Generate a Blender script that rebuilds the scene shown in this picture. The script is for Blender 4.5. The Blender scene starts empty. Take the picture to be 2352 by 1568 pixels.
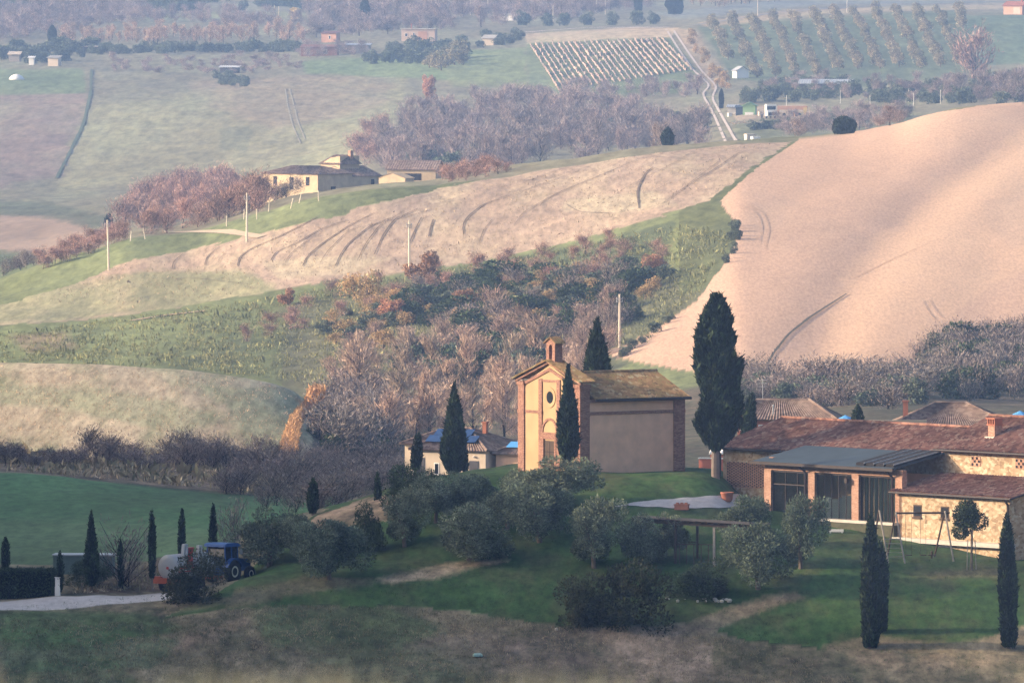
import bpy, math, random
import numpy as np

# ------------------------------------------------------------------ camera, sky, sun, exposure
S = bpy.context.scene
COL = S.collection
HFOV = math.radians(5.0)
PITCH = math.radians(2.2)
ZC = 47.0                                  # eye height above the chapel's floor
PW, PH = 2352.0, 1568.0                    # the drawing grid used to survey the photograph
FP = (PW / 2) / math.tan(HFOV / 2)
CT, ST = math.cos(PITCH), math.sin(PITCH)

cam = bpy.data.cameras.new('camera')
cam.sensor_width = 36.0
cam.angle = HFOV
cam.clip_start = 1.0
cam.clip_end = 30000.0
cam.dof.use_dof = True
cam.dof.focus_distance = 960.0
cam.dof.aperture_fstop = 9.0
cam_ob = bpy.data.objects.new('camera', cam)
cam_ob.location = (0, 0, ZC)
cam_ob.rotation_euler = (math.radians(90) - PITCH, 0, 0)
COL.objects.link(cam_ob)
S.camera = cam_ob

SUN_EL = math.radians(17.0)
SUN_DIR = (-1.0, -0.04)                    # towards the sun, on the ground plan
world = bpy.data.worlds.new('World')
S.world = world
world.use_nodes = True
wn = world.node_tree.nodes
sky = wn.new('ShaderNodeTexSky')
sky.sky_type = 'NISHITA'
sky.sun_disc = False
sky.sun_elevation = SUN_EL
sky.sun_rotation = math.atan2(SUN_DIR[0], SUN_DIR[1])
sky.air_density = 0.8; sky.dust_density = 5.0; sky.ozone_density = 0.6      # a milky winter evening sky
bg = wn['Background']
bg.inputs['Strength'].default_value = 0.15
world.node_tree.links.new(sky.outputs['Color'], bg.inputs['Color'])

sun = bpy.data.lights.new('sun', 'SUN')
sun.energy = 2.9
sun.angle = math.radians(0.5)
sun.color = (1.0, 0.76, 0.53)
sun_ob = bpy.data.objects.new('sun', sun)
_n = math.hypot(*SUN_DIR)
sd = np.array([SUN_DIR[0] / _n * math.cos(SUN_EL), SUN_DIR[1] / _n * math.cos(SUN_EL), math.sin(SUN_EL)])
from mathutils import Vector, Matrix
sun_ob.rotation_euler = Vector(sd).to_track_quat('Z', 'Y').to_euler()
sun_ob.location = (-300, 900, 300)
COL.objects.link(sun_ob)

S.view_settings.view_transform = 'Standard'
S.view_settings.look = 'None'
S.view_settings.exposure = 1.2
S.view_settings.gamma = 1.0
S.cycles.max_bounces = 5
S.cycles.diffuse_bounces = 2
S.cycles.glossy_bounces = 2
S.cycles.transmission_bounces = 3
S.cycles.transparent_max_bounces = 6
S.cycles.volume_bounces = 0
S.cycles.use_denoising = True
S.cycles.denoising_prefilter = 'NONE'
S.cycles.denoising_input_passes = 'RGB_ALBEDO_NORMAL'
S.cycles.sample_clamp_indirect = 2.0
S.cycles.sample_clamp_direct = 6.0
S.cycles.use_adaptive_sampling = False

HAZE = 0.000095
R = np.random.default_rng(11)
random.seed(5)

# ------------------------------------------------------------------ helpers
def tag(o, label=None, cat=None, group=None, kind=None):
    if label: o['label'] = label
    if cat: o['category'] = cat
    if group: o['group'] = group
    if kind: o['kind'] = kind
    return o

def empty(name, loc, rz=0.0, label=None, cat=None, group=None):
    o = bpy.data.objects.new(name, None)
    o.location = loc; o.rotation_euler = (0, 0, rz); o.empty_display_size = 0.3
    COL.objects.link(o)
    return tag(o, label, cat, group)

def copy_tree(o, parent=None):
    c = o.copy(); COL.objects.link(c)
    if parent is not None: c.parent = parent
    for ch in list(o.children): copy_tree(ch, c)
    return c

def mesh_np(name, V, F, mat, parent=None, col=None, smooth=False, loc=None):
    """V (n,3); F (m,k) all the same size; col (n,) brightness or (n,3) colour per vertex"""
    V = np.asarray(V, np.float32); F = np.asarray(F, np.int32)
    me = bpy.data.meshes.new(name)
    me.vertices.add(len(V)); me.vertices.foreach_set('co', V.ravel())
    m, k = F.shape
    me.loops.add(m * k); me.loops.foreach_set('vertex_index', F.ravel())
    me.polygons.add(m)
    me.polygons.foreach_set('loop_start', np.arange(0, m * k, k, dtype=np.int32))
    me.polygons.foreach_set('loop_total', np.full(m, k, np.int32))
    if smooth: me.polygons.foreach_set('use_smooth', np.ones(m, bool))
    if col is not None:
        a = me.color_attributes.new('Col', 'FLOAT_COLOR', 'POINT')
        col = np.asarray(col, np.float32)
        if col.ndim == 1: col = np.repeat(col[:, None], 3, 1)
        a.data.foreach_set('color', np.concatenate([col, np.ones((len(V), 1), np.float32)], 1).ravel())
    me.update(calc_edges=True)
    me.materials.append(mat)
    o = bpy.data.objects.new(name, me); COL.objects.link(o)
    if parent is not None: o.parent = parent
    if loc is not None: o.location = loc
    return o

class MB:
    def __init__(s): s.v = []; s.f = []
    def poly(s, pts):
        b = len(s.v); s.v += [tuple(p) for p in pts]; s.f.append(tuple(range(b, b + len(pts)))); return s
    def bx(s, x0, x1, y0, y1, z0, z1):
        b = len(s.v)
        s.v += [(x0, y0, z0), (x1, y0, z0), (x1, y1, z0), (x0, y1, z0), (x0, y0, z1), (x1, y0, z1), (x1, y1, z1), (x0, y1, z1)]
        s.f += [tuple(b + i for i in q) for q in ((3, 2, 1, 0), (4, 5, 6, 7), (0, 1, 5, 4), (1, 2, 6, 5), (2, 3, 7, 6), (3, 0, 4, 7))]
        return s
    def extr(s, pts, vec):
        """closed prism from a planar polygon (3-D points) swept by vec"""
        b = len(s.v); n = len(pts)
        s.v += [tuple(p) for p in pts] + [tuple(p[i] + vec[i] for i in range(3)) for p in pts]
        s.f += [tuple(range(b + n - 1, b - 1, -1)), tuple(range(b + n, b + 2 * n))]
        for i in range(n):
            j = (i + 1) % n; s.f.append((b + i, b + j, b + n + j, b + n + i))
        return s
    def tube(s, p, q, r0, r1=None, n=7):
        r1 = r0 if r1 is None else r1
        p = Vector(p); q = Vector(q); d = (q - p).normalized()
        a = d.orthogonal().normalized(); c = d.cross(a); b = len(s.v)
        for pt, r in ((p, r0), (q, r1)):
            for i in range(n):
                t = 2 * math.pi * i / n
                s.v.append(tuple(pt + a * (r * math.cos(t)) + c * (r * math.sin(t))))
        for i in range(n):
            j = (i + 1) % n; s.f.append((b + i, b + j, b + n + j, b + n + i))
        s.f += [tuple(range(b + n - 1, b - 1, -1)), tuple(range(b + n, b + 2 * n))]
        return s
    def lathe(s, prof, n=20, c=(0, 0, 0), axis='z', arc=2 * math.pi, cap=True):
        b = len(s.v); m = len(prof)
        for r, z in prof:
            for i in range(n):
                t = arc * i / n
                x, y = r * math.cos(t), r * math.sin(t)
                p = (x, y, z) if axis == 'z' else ((z, x, y) if axis == 'x' else (y, z, x))
                s.v.append((c[0] + p[0], c[1] + p[1], c[2] + p[2]))
        for k in range(m - 1):
            for i in range(n):
                j = (i + 1) % n
                s.f.append((b + k * n + i, b + k * n + j, b + (k + 1) * n + j, b + (k + 1) * n + i))
        if cap: s.f += [tuple(range(b + n - 1, b - 1, -1)), tuple(range(b + (m - 1) * n, b + m * n))]
        return s
    def tiles(s, a, b, c, d, pitch=0.30, amp=0.045, th=0.10, step=0.45):
        """a curved-tile roof slope: a-b the eave, d-c the ridge above it"""
        a, b, c, d = (np.array(p, float) for p in (a, b, c, d))
        L = max(np.linalg.norm(b - a), np.linalg.norm(c - d)); H = np.linalg.norm((d + c) / 2 - (a + b) / 2)
        n = max(4, int(L / pitch * 4)); m = max(2, int(H / step))
        nor = np.cross(b - a, d - a) if np.linalg.norm(b - a) > 1e-6 else np.cross(c - d, d - a)
        nor = nor / np.linalg.norm(nor)
        if nor[2] < 0: nor = -nor
        base = len(s.v)
        for k in range(m + 1):
            v = k / m
            for i in range(n + 1):
                u = i / n
                p = (a * (1 - u) + b * u) * (1 - v) + (d * (1 - u) + c * u) * v
                s.v.append(tuple(p + nor * (amp * math.sin(i * math.pi / 2) + th)))
        for k in range(m):
            for i in range(n):
                q = base + k * (n + 1) + i
                s.f.append((q, q + 1, q + n + 2, q + n + 1))
        o = len(s.v)
        s.v += [tuple(p + nor * 0.0) for p in (a, b, c, d)]
        t = [tuple(p + nor * (th - amp)) for p in (a, b, c, d)]
        s.v += t
        s.f += [(o + 3, o + 2, o + 1, o), (o, o + 1, o + 5, o + 4), (o + 1, o + 2, o + 6, o + 5), (o + 2, o + 3, o + 7, o + 6), (o + 3, o, o + 4, o + 7)]
        return s
    def build(s, name, mat, parent=None, smooth=False, loc=None, rz=None):
        me = bpy.data.meshes.new(name); me.from_pydata(s.v, [], s.f); me.update()
        if smooth: me.polygons.foreach_set('use_smooth', np.ones(len(me.polygons), bool))
        me.materials.append(mat)
        o = bpy.data.objects.new(name, me); COL.objects.link(o)
        if parent is not None: o.parent = parent
        if loc is not None: o.location = loc
        if rz is not None: o.rotation_euler = (0, 0, rz)
        return o

# ------------------------------------------------------------------ materials
def nt(name, rough=0.85, spec=0.2):
    m = bpy.data.materials.new(name); m.use_nodes = True
    n = m.node_tree.nodes; p = n['Principled BSDF']
    p.inputs['Roughness'].default_value = rough
    p.inputs['Specular IOR Level'].default_value = spec
    return m, n, m.node_tree.links, p

def ramp(n, stops):
    r = n.new('ShaderNodeValToRGB'); e = r.color_ramp.elements
    while len(e) > 1: e.remove(e[-1])
    e[0].position = stops[0][0]; e[0].color = (*stops[0][1], 1)
    for p, c in stops[1:]:
        k = e.new(p); k.color = (*c, 1)
    return r

def coords(n, l, scale=(1, 1, 1)):
    t = n.new('ShaderNodeTexCoord'); m = n.new('ShaderNodeMapping'); m.inputs['Scale'].default_value = scale
    l.new(t.outputs['Object'], m.inputs['Vector']); return m.outputs['Vector']

def noise(n, l, vec, scale, detail=4, rough=0.6):
    x = n.new('ShaderNodeTexNoise'); x.inputs['Scale'].default_value = scale
    x.inputs['Detail'].default_value = detail; x.inputs['Roughness'].default_value = rough
    if vec is not None: l.new(vec, x.inputs['Vector'])
    return x.outputs['Fac']

def mulcol(n, l, a, b, fac=1.0, mode='MULTIPLY'):
    x = n.new('ShaderNodeMix'); x.data_type = 'RGBA'; x.blend_type = mode; x.inputs['Factor'].default_value = fac
    for s, k in ((a, 'A'), (b, 'B')):
        i = [q for q in x.inputs if q.name == k and q.type == 'RGBA'][0]
        if isinstance(s, tuple): i.default_value = (*s, 1)
        else: l.new(s, i)
    return [q for q in x.outputs if q.type == 'RGBA'][0], x

def plain(name, c, rough=0.7, var=0.18, scale=1.2, spec=0.25, metal=0.0):
    m, n, l, p = nt(name, rough, spec)
    f = noise(n, l, coords(n, l), scale)
    r = ramp(n, [(0.3, tuple(x * (1 - var) for x in c)), (0.7, tuple(min(1, x * (1 + var)) for x in c))])
    l.new(f, r.inputs['Fac']); l.new(r.outputs['Color'], p.inputs['Base Color'])
    p.inputs['Metallic'].default_value = metal
    return m

def cells(name, stops, scale=3.0, rough=0.85, stretch=(1, 1, 1), big=0.15, bigs=0.35):
    """patchy stones or tiles: a colour per cell, with slow staining over it"""
    m, n, l, p = nt(name, rough, 0.15)
    v = coords(n, l, stretch)
    vo = n.new('ShaderNodeTexVoronoi'); vo.inputs['Scale'].default_value = scale; l.new(v, vo.inputs['Vector'])
    sp = n.new('ShaderNodeSeparateColor'); l.new(vo.outputs['Color'], sp.inputs['Color'])
    r = ramp(n, stops); l.new(sp.outputs['Red'], r.inputs['Fac'])
    f = noise(n, l, v, bigs, 5)
    g = ramp(n, [(0.3, (1 - big,) * 3), (0.7, (1 + big,) * 3)]); l.new(f, g.inputs['Fac'])
    o, _ = mulcol(n, l, r.outputs['Color'], g.outputs['Color'])
    l.new(o, p.inputs['Base Color'])
    return m

def leafmat(name, c, c2=None, trans=0.25, nscale=0.9):
    """leaves: vertex attribute Col varies leaf by leaf, slow noise varies clump by clump"""
    m, n, l, p = nt(name, 0.75, 0.15)
    c2 = c2 or tuple(x * 0.7 for x in c)
    at = n.new('ShaderNodeAttribute'); at.attribute_name = 'Col'
    f = noise(n, l, coords(n, l), nscale, 3)
    r = ramp(n, [(0.35, c2), (0.65, c)]); l.new(f, r.inputs['Fac'])
    oi = n.new('ShaderNodeObjectInfo')
    rr = ramp(n, [(0.0, (0.8, 0.84, 0.84)), (1.0, (1.2, 1.12, 1.1))]); l.new(oi.outputs['Random'], rr.inputs['Fac'])
    o, _ = mulcol(n, l, r.outputs['Color'], at.outputs['Color'])
    o, _ = mulcol(n, l, o, rr.outputs['Color'])
    l.new(o, p.inputs['Base Color'])
    if trans:
        t = n.new('ShaderNodeBsdfTranslucent'); l.new(o, t.inputs['Color'])
        x = n.new('ShaderNodeMixShader'); x.inputs[0].default_value = trans
        out = n['Material Output']
        l.new(p.outputs[0], x.inputs[1]); l.new(t.outputs[0], x.inputs[2]); l.new(x.outputs[0], out.inputs['Surface'])
    return m

def landmat(name, s1=0.5, s2=0.06, amp1=0.35, amp2=0.25, stretch=0.25, tint=None, tint_f=0.5, tint_s=0.12, bump=0.0, rot=0.0):
    """ground: land cover colour from the attribute Col, broken up by grain and patches"""
    m, n, l, p = nt(name, 0.95, 0.05)
    at = n.new('ShaderNodeAttribute'); at.attribute_name = 'Col'
    t = n.new('ShaderNodeTexCoord'); mp = n.new('ShaderNodeMapping'); mp.inputs['Scale'].default_value = (1, stretch, 0.4)
    mp.inputs['Rotation'].default_value = (0, 0, rot)
    l.new(t.outputs['Object'], mp.inputs['Vector']); v = mp.outputs['Vector']
    f1 = noise(n, l, v, s1, 6, 0.7); f2 = noise(n, l, v, s2, 5, 0.6)
    r1 = ramp(n, [(0.28, (1 - amp1,) * 3), (0.72, (1 + amp1,) * 3)]); l.new(f1, r1.inputs['Fac'])
    r2 = ramp(n, [(0.3, (1 - amp2,) * 3), (0.7, (1 + amp2,) * 3)]); l.new(f2, r2.inputs['Fac'])
    c = at.outputs['Color']
    if tint:
        f3 = noise(n, l, v, tint_s, 6, 0.7)
        mr = n.new('ShaderNodeMapRange'); mr.inputs['From Min'].default_value = 0.45; mr.inputs['From Max'].default_value = 0.65
        mr.inputs['To Max'].default_value = tint_f; l.new(f3, mr.inputs['Value'])
        c, x = mulcol(n, l, c, tint, 0.5, 'MIX'); l.new(mr.outputs['Result'], x.inputs['Factor'])
    c, _ = mulcol(n, l, c, r1.outputs['Color']); c, _ = mulcol(n, l, c, r2.outputs['Color'])
    l.new(c, p.inputs['Base Color'])
    if bump:
        b = n.new('ShaderNodeBump'); b.inputs['Strength'].default_value = 0.8; b.inputs['Distance'].default_value = bump
        l.new(f1, b.inputs['Height']); l.new(b.outputs['Normal'], p.inputs['Normal'])
    return m
# ------------------------------------------------------------------ the lie of the land
TAB = np.random.default_rng(77).uniform(-1, 1, 65536)
def vnoise(x, y, seed=0):
    """smooth lattice noise in -1..1"""
    x0 = np.floor(x).astype(np.int64); y0 = np.floor(y).astype(np.int64)
    fx = x - x0; fy = y - y0
    fx = fx * fx * (3 - 2 * fx); fy = fy * fy * (3 - 2 * fy)
    def h(i, j):
        return TAB[(i * 40503 + j * 30011 + seed * 104729) & 0xffff]
    return (h(x0, y0) * (1 - fx) + h(x0 + 1, y0) * fx) * (1 - fy) + (h(x0, y0 + 1) * (1 - fx) + h(x0 + 1, y0 + 1) * fx) * fy

def fbm(x, y, oct=4, seed=0):
    s = 0; a = 1
    for i in range(oct):
        s = s + a * vnoise(x * 2 ** i, y * 2 ** i, seed + i); a *= 0.5
    return s

def ray(px, py, Y):
    """point at ground distance Y on the sight line of a surveyed point"""
    px = np.asarray(px, float); py = np.asarray(py, float)
    k = (PH / 2 - py) / FP
    dy = CT + k * ST; dz = -ST + k * CT
    s = Y / dy
    return (px - PW / 2) / FP * s, Y + 0 * px, ZC + s * dz

def survey(x, y, z):
    dz = z - ZC
    dep = y * CT - dz * ST
    up = y * ST + dz * CT
    return PW / 2 + FP * x / dep, PH / 2 - FP * up / dep

# contour lines of the landscape, near to far: (points (u, height or sight row, distance), mode, rows to the next)
E2 = 972
LINES = [
 ('z', [(0, 44.6, -60)], 4), ('z', [(0, 44.9, 0)], 6), ('z', [(0, 43.2, 45)], 6), ('z', [(0, 33, 150)], 6),
 ('z', [(0, -25, 500)], 5), ('z', [(0, -27, 790)], 6),
 ('p', [(0, 1585, 905)], 46),
 ('p', [(-500, 1415, 922), (0, 1400, 924), (200, 1392, 926), (380, 1375, 930), (500, 1345, 932), (640, 1318, 935), (1000, 1300, 935), (1500, 1300, 935), (2000, 1300, 935), (2352, 1300, 936)], 10),
 ('p', [(-500, 1385, 929), (0, 1378, 931), (200, 1370, 932), (380, 1358, 938), (500, 1341, 945), (560, 1328, 945), (640, 1302, 942), (1000, 1270, 940), (1500, 1240, 942), (1800, 1240, 945), (2352, 1245, 948)], 70),
 ('p', [(-500, 1295, 955), (0, 1297, 955), (350, 1290, 955), (500, 1262, 957), (700, 1190, 961), (860, 1140, 965), (960, 1105, 966), (1100, 1092, 968), (1200, 1086, 968), (1600, 1085, 968), (1662, 1092, 970), (1700, 1150, 968), (1800, 1163, 966), (2000, 1183, 964), (2352, 1195, 964)], 22),
 ('p', [(-500, 1235, 1000), (0, 1240, 1000), (350, 1240, 1000), (500, 1228, 1000), (700, 1190, 1000), (860, 1150, 1000), (960, 1112, 1000), (1100, 1078, 1000), (1200, 1068, 1000), (1600, 1074, 1000), (1700, 1080, 1005), (2000, 1085, 1010), (2352, 1095, 1010)], 20),
 ('p', [(-500, 1150, 1080), (0, 1160, 1080), (500, 1172, 1080), (700, 1175, 1080), (850, 1150, 1080), (1000, 1130, 1080), (2352, 1120, 1080)], 26),
 ('p', [(-500, 1080, 1180), (0, 1082, 1180), (300, 1110, 1180), (588, 1138, 1180), (750, 1140, 1180), (900, 1112, 1180), (1200, 1085, 1180), (2352, 1080, 1180)], 22),
 ('p', [(-500, 1045, 1270), (0, 1048, 1270), (300, 1052, 1270), (600, 1066, 1270), (760, 1070, 1270), (900, 1066, 1270), (1200, 1050, 1270), (1700, 1000, 1270), (2000, 965, 1270), (2352, 965, 1270)], 70),
 ('p', [(-500, 822, 1420), (0, 833, 1420), (230, 837, 1420), (430, 850, 1420), (560, 868, 1420), (640, 886, 1420), (690, 906, 1420), (725, 960, 1420), (770, 1020, 1420), (900, 1040, 1420), (1200, 1010, 1420), (1700, 960, 1420), (2000, 930, 1420), (2352, 935, 1420)], 10),
 ('p', [(-500, 1000, 1530), (0, 985, 1530), (700, 1000, 1530), (1000, 985, 1530), (1300, 960, 1530), (1500, 905, 1530), (1700, 868, 1530), (2000, 868, 1530), (2352, 900, 1530)], 40),
 ('p', [(-500, 870, 1690), (0, 850, 1690), (300, 840, 1690), (700, 830, 1690), (1000, 790, 1690), (1300, 740, 1690), (1500, 690, 1690), (1690, 640, 1690), (2000, 640, 1690), (2352, 640, 1690)], 44),
 ('p', [(-500, 765, 1840), (0, 745, 1840), (200, 735, 1840), (400, 705, 1840), (560, 680, 1840), (750, 650, 1840), (940, 620, 1840), (1100, 600, 1840), (1300, 560, 1840), (1500, 505, 1840), (1600, 480, 1840), (1700, 450, 1850), (2000, 440, 1860), (2352, 430, 1870)], 70),
 ('p', [(-500, 735, 1970), (-200, 690, 1970), (0, 645, 1970), (60, 622, 1970), (130, 600, 1970), (215, 575, 1970), (300, 545, 1970), (450, 530, 1970), (560, 497, 1970), (700, 460, 1970), (870, 437, 1975), (1000, 428, 1980), (1100, 412, 1985), (1200, 395, 1990), (1500, 350, 2010), (1700, 330, 2030), (1800, 325, 2040), (1950, 308, 2060), (2060, 290, 2070), (2130, 266, 2080), (2200, 250, 2090), (2300, 240, 2100), (2352, 238, 2100), (2850, 225, 2100)], 10),
 ('p', [(-500, 650, 2200), (0, 600, 2200), (100, 592, 2200), (250, 562, 2200), (400, 548, 2200), (600, 500, 2200), (700, 477, 2200), (850, 462, 2200), (1000, 452, 2200), (1200, 430, 2200), (1500, 390, 2220), (1800, 370, 2260), (2352, 330, 2300)], 36),
 ('p', [(-500, 520, 2450), (0, 500, 2450), (250, 482, 2450), (500, 470, 2450), (800, 442, 2450), (1000, 422, 2450), (1150, 402, 2450), (1500, 390, 2450), (1700, 345, 2450), (1900, 330, 2450), (2352, 310, 2450)], 50),
 ('p', [(-500, 440, 2700), (0, 430, 2700), (150, 430, 2700), (400, 420, 2700), (700, 385, 2700), (900, 335, 2700), (1100, 330, 2700), (1500, 320, 2700), (1700, 270, 2700), (1900, 265, 2700), (2352, 225, 2700)], 80),
 ('p', [(-500, 255, 3000), (0, 250, 3000), (300, 240, 3000), (600, 235, 3000), (900, 230, 3000), (1200, 215, 3000), (1600, 195, 3000), (1900, 190, 3000), (2352, 170, 3000)], 70),
 ('p', [(-500, 120, 3300), (600, 120, 3300), (900, 105, 3300), (1200, 95, 3300), (1540, 70, 3300), (1600, 62, 3300), (2000, 42, 3300), (2352, 40, 3300)], 40),
 ('p', [(0, 32, 3700), (1500, 30, 3700), (1700, 24, 3700), (2352, 20, 3700)], 20),
 ('p', [(0, -12, 4200)], 16), ('p', [(0, -110, 4700)], 8), ('p', [(0, -360, 5500)], 0)]

def ymap(y): return y if y <= 2100 else 2000 + (y - 2000) * 1.8      # the far slope lies well back
def fsc(y): return y / (2000 + (y - 2000) / 1.8) if y > 2105 else 1.0
LINES = [(m, [(a, b_, ymap(y) if k >= 19 else y) for a, b_, y in p], r) for k, (m, p, r) in enumerate(LINES)]
US = np.unique(np.concatenate([np.arange(-2700, -400, 60.0), np.arange(-400, -30, 20.0), np.arange(-30, 2385, 3.6), np.arange(2385, 2760, 20.0), np.arange(2760, 5050, 60.0)]))
uf = np.arange(-2700, 5051, 5.0)
ker = np.exp(-0.5 * (np.arange(-12, 13) / 3.5) ** 2); ker /= ker.sum()
LY, LZ = [], []
for mode, pts, rows in LINES:
    a = np.array(pts, float)
    def sm(v):
        v = np.interp(uf, a[:, 0], v)
        return np.interp(US, uf, np.convolve(np.pad(v, 12, mode='edge'), ker, 'valid'))
    Yk = sm(a[:, 2]); vk = sm(a[:, 1])
    LY.append(Yk); LZ.append(vk if mode == 'z' else ray(US, vk, Yk)[2])
LY = np.array(LY); LZ = np.array(LZ)
# monotone cubic through the contour lines, column by column
h = np.diff(LY, axis=0); dl = np.diff(LZ, axis=0) / h
mk = np.zeros_like(LZ)
w1 = 2 * h[1:] + h[:-1]; w2 = h[1:] + 2 * h[:-1]
same = dl[:-1] * dl[1:] > 0
with np.errstate(divide='ignore', invalid='ignore'):
    hm = (w1 + w2) / (w1 / dl[:-1] + w2 / dl[1:])
mk[1:-1] = np.where(same, hm, 0.0)
# crests keep a rounded top, other joints stay smooth
mk[0] = dl[0]; mk[-1] = dl[-1]
TY, TZ, TK = [], [], []
for k, (mode, pts, rows) in enumerate(LINES[:-1]):
    for i in range(rows):
        s = i / rows
        h00 = 2 * s ** 3 - 3 * s ** 2 + 1; h10 = s ** 3 - 2 * s ** 2 + s; h01 = -2 * s ** 3 + 3 * s ** 2; h11 = s ** 3 - s ** 2
        TY.append(LY[k] + s * h[k]); TZ.append(h00 * LZ[k] + h10 * h[k] * mk[k] + h01 * LZ[k + 1] + h11 * h[k] * mk[k + 1]); TK.append(k)
TY.append(LY[-1]); TZ.append(LZ[-1]); TK.append(len(LINES) - 2)
TY = np.array(TY); TZ = np.array(TZ); TK = np.array(TK)
dep0 = TY * CT - (TZ - ZC) * ST
TX = (US[None, :] - PW / 2) / FP * np.maximum(dep0, 60)
NR, NC = TY.shape
def sstep(t): t = np.clip(t, 0, 1); return t * t * (3 - 2 * t)
# swells and unevenness
far = np.clip((TY - 1200) / 600, 0, 1)
near = np.clip((TY - 880) / 30, 0, 1) * np.clip((1300 - TY) / 100, 0, 1)
plough = sstep((US[None, :] - 1500) / 200) * sstep((TY - 1500) / 80) * sstep((2150 - TY) / 80)
TZ = TZ + far * (1 - .65 * plough) * (0.5 * fbm(TX / 26, TY / 40, 3, 3) + 0.12 * fbm(TX / 5, TY / 8, 2, 8)) + near * (0.16 * fbm(TX / 6, TY / 6, 3, 5))
# unseen hill added on the left, shaped to shade lawn, field and near air
def sstep(t): t = np.clip(t, 0, 1); return t * t * (3 - 2 * t)
side = np.sign(US - PW / 2) * sstep((np.abs(US - PW / 2) - 1400) / 2400) * 200.0
TX = TX + side[None, :]
X0 = .0437 * np.maximum(TY, 0) * 1.06 + 4
top = 50 - .0585 * np.clip(TY, 0, 900) + .306 * (X0 + 75) - 9.0 * sstep((TY - 1020) / 60)
hill = sstep((-TX - X0) / 75) * sstep((1300 - TY) / 60)
TZ = TZ + hill * (top + 1.2 * fbm(TX / 30, TY / 30, 3, 15) - TZ)
# a second unseen rise, added on the far left to shade the far slope's foot
shade_hill = sstep((-120 - US[None, :]) / 380) * sstep((TY - 2790) / 60) * sstep((3560 - TY) / 150)
TZ = TZ + shade_hill * (17.0 + 1.5 * fbm(TX / 40, TY / 60, 3, 25))
# the fold that runs up through the ploughed field, and shallower ones beside it
def fold(pts, depth, sig):
    p = np.array(pts, float); PX0, PY0 = survey(TX, np.maximum(TY, 5), TZ)
    uc = np.interp(-PY0, -p[:, 1], p[:, 0])
    return -depth * np.exp(-((PX0 - uc) / sig) ** 2) * sstep((TY - 1540) / 60) * sstep((2140 - TY) / 60) * (PX0 > 1500)
TZ = TZ + fold([(1840, 900), (1930, 690), (2030, 560), (2160, 440), (2400, 280)], .6, 90) + fold([(2260, 700), (2300, 480), (2420, 380)], .15, 70) + fold([(1640, 760), (1740, 560), (1800, 470), (1950, 400)], .12, 70)
PX, PY = survey(TX, np.maximum(TY, 5), TZ)
RUNMIN = np.minimum.accumulate(np.where(TY > 60, PY, 1e9), axis=0)

def gp(u, py, ymin=300.0):
    """the first ground met on the sight line through (u, py)"""
    c = np.interp(u, US, np.arange(NC)); i = int(min(c, NC - 2)); t = c - i
    col = PY[:, i] * (1 - t) + PY[:, i + 1] * t
    Y = TY[:, i] * (1 - t) + TY[:, i + 1] * t
    ok = np.where((col <= py) & (Y > ymin))[0]
    if len(ok) == 0: k = NR - 1; f = 1.0
    else:
        k = ok[0]; a, b = col[k - 1], col[k]; f = 1.0 if a == b or a < py else (a - py) / (a - b)
    yy = Y[k - 1] + (Y[k] - Y[k - 1]) * f
    Z = TZ[:, i] * (1 - t) + TZ[:, i + 1] * t; X = TX[:, i] * (1 - t) + TX[:, i + 1] * t
    return Vector((X[k - 1] + (X[k] - X[k - 1]) * f, yy, Z[k - 1] + (Z[k] - Z[k - 1]) * f))

def gt(u, Y):
    """the ground at distance Y in direction u"""
    c = np.interp(u, US, np.arange(NC)); i = int(min(c, NC - 2)); t = c - i
    yy = TY[:, i] * (1 - t) + TY[:, i + 1] * t
    Z = TZ[:, i] * (1 - t) + TZ[:, i + 1] * t; X = TX[:, i] * (1 - t) + TX[:, i + 1] * t
    return Vector((np.interp(Y, yy, X), Y, np.interp(Y, yy, Z)))

def gxy(x, y):
    u = PW / 2 + FP * x / y
    for _ in range(3):
        p = gt(u, y); u += FP * (x - p.x) / y
    return gt(u, y).z

def inpoly(px, py, poly):
    poly = np.array(poly, float); r = np.zeros(px.shape, bool); n = len(poly)
    for i in range(n):
        x0, y0 = poly[i]; x1, y1 = poly[(i + 1) % n]
        if y0 == y1: continue
        c = ((y0 > py) != (y1 > py)) & (px < (x1 - x0) * (py - y0) / (y1 - y0) + x0)
        r ^= c
    return r

# ---- land cover: which field each bit of ground belongs to, and its colour
CC = np.zeros((NR, NC, 3)); REG = np.zeros((NR, NC), int)
K = TK[:, None] + np.zeros((1, NC), int)
jx = PX + 7 * fbm(TX / 4, TY / 6, 3, 21); jy = PY + 5 * fbm(TX / 4, TY / 6, 3, 33)
def paint(mask, c, a=1.0):
    m = np.asarray(mask, float)[..., None] * a
    CC[:] = CC * (1 - m) + np.array(c) * m
WOB = [(fbm(TX / 5, TY / 5, 3, 50 + i), fbm(TX / 17, TY / 24, 3, 90 + i)) for i in range(4)]
def soft(poly, wob=14.0, sc=5.0, seed=50):
    """soft, ragged-edged patch of ground cover: averaged over several wobbled outlines"""
    w = 0 if sc < 9 else 1
    s = 0
    for i in range(4):
        s = s + inpoly(PX + wob * WOB[i][w], PY + wob * 0.7 * WOB[(i + 1) % 4][w], poly)
    return s / 4.0
DRY = (.20, .15, .10); GRASS = (.047, .092, .029); ROUGH = (.20, .17, .11); STRAW = (.32, .24, .16)
paint(np.ones((NR, NC)), ROUGH)
NAMES = ['ground', 'lawn', 'gravel_road', 'green_field', 'mound_field', 'stubble_field', 'ploughed_field', 'pasture', 'far_hillside', 'valley_field']
paint(K <= 5, (.19, .165, .10))
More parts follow.
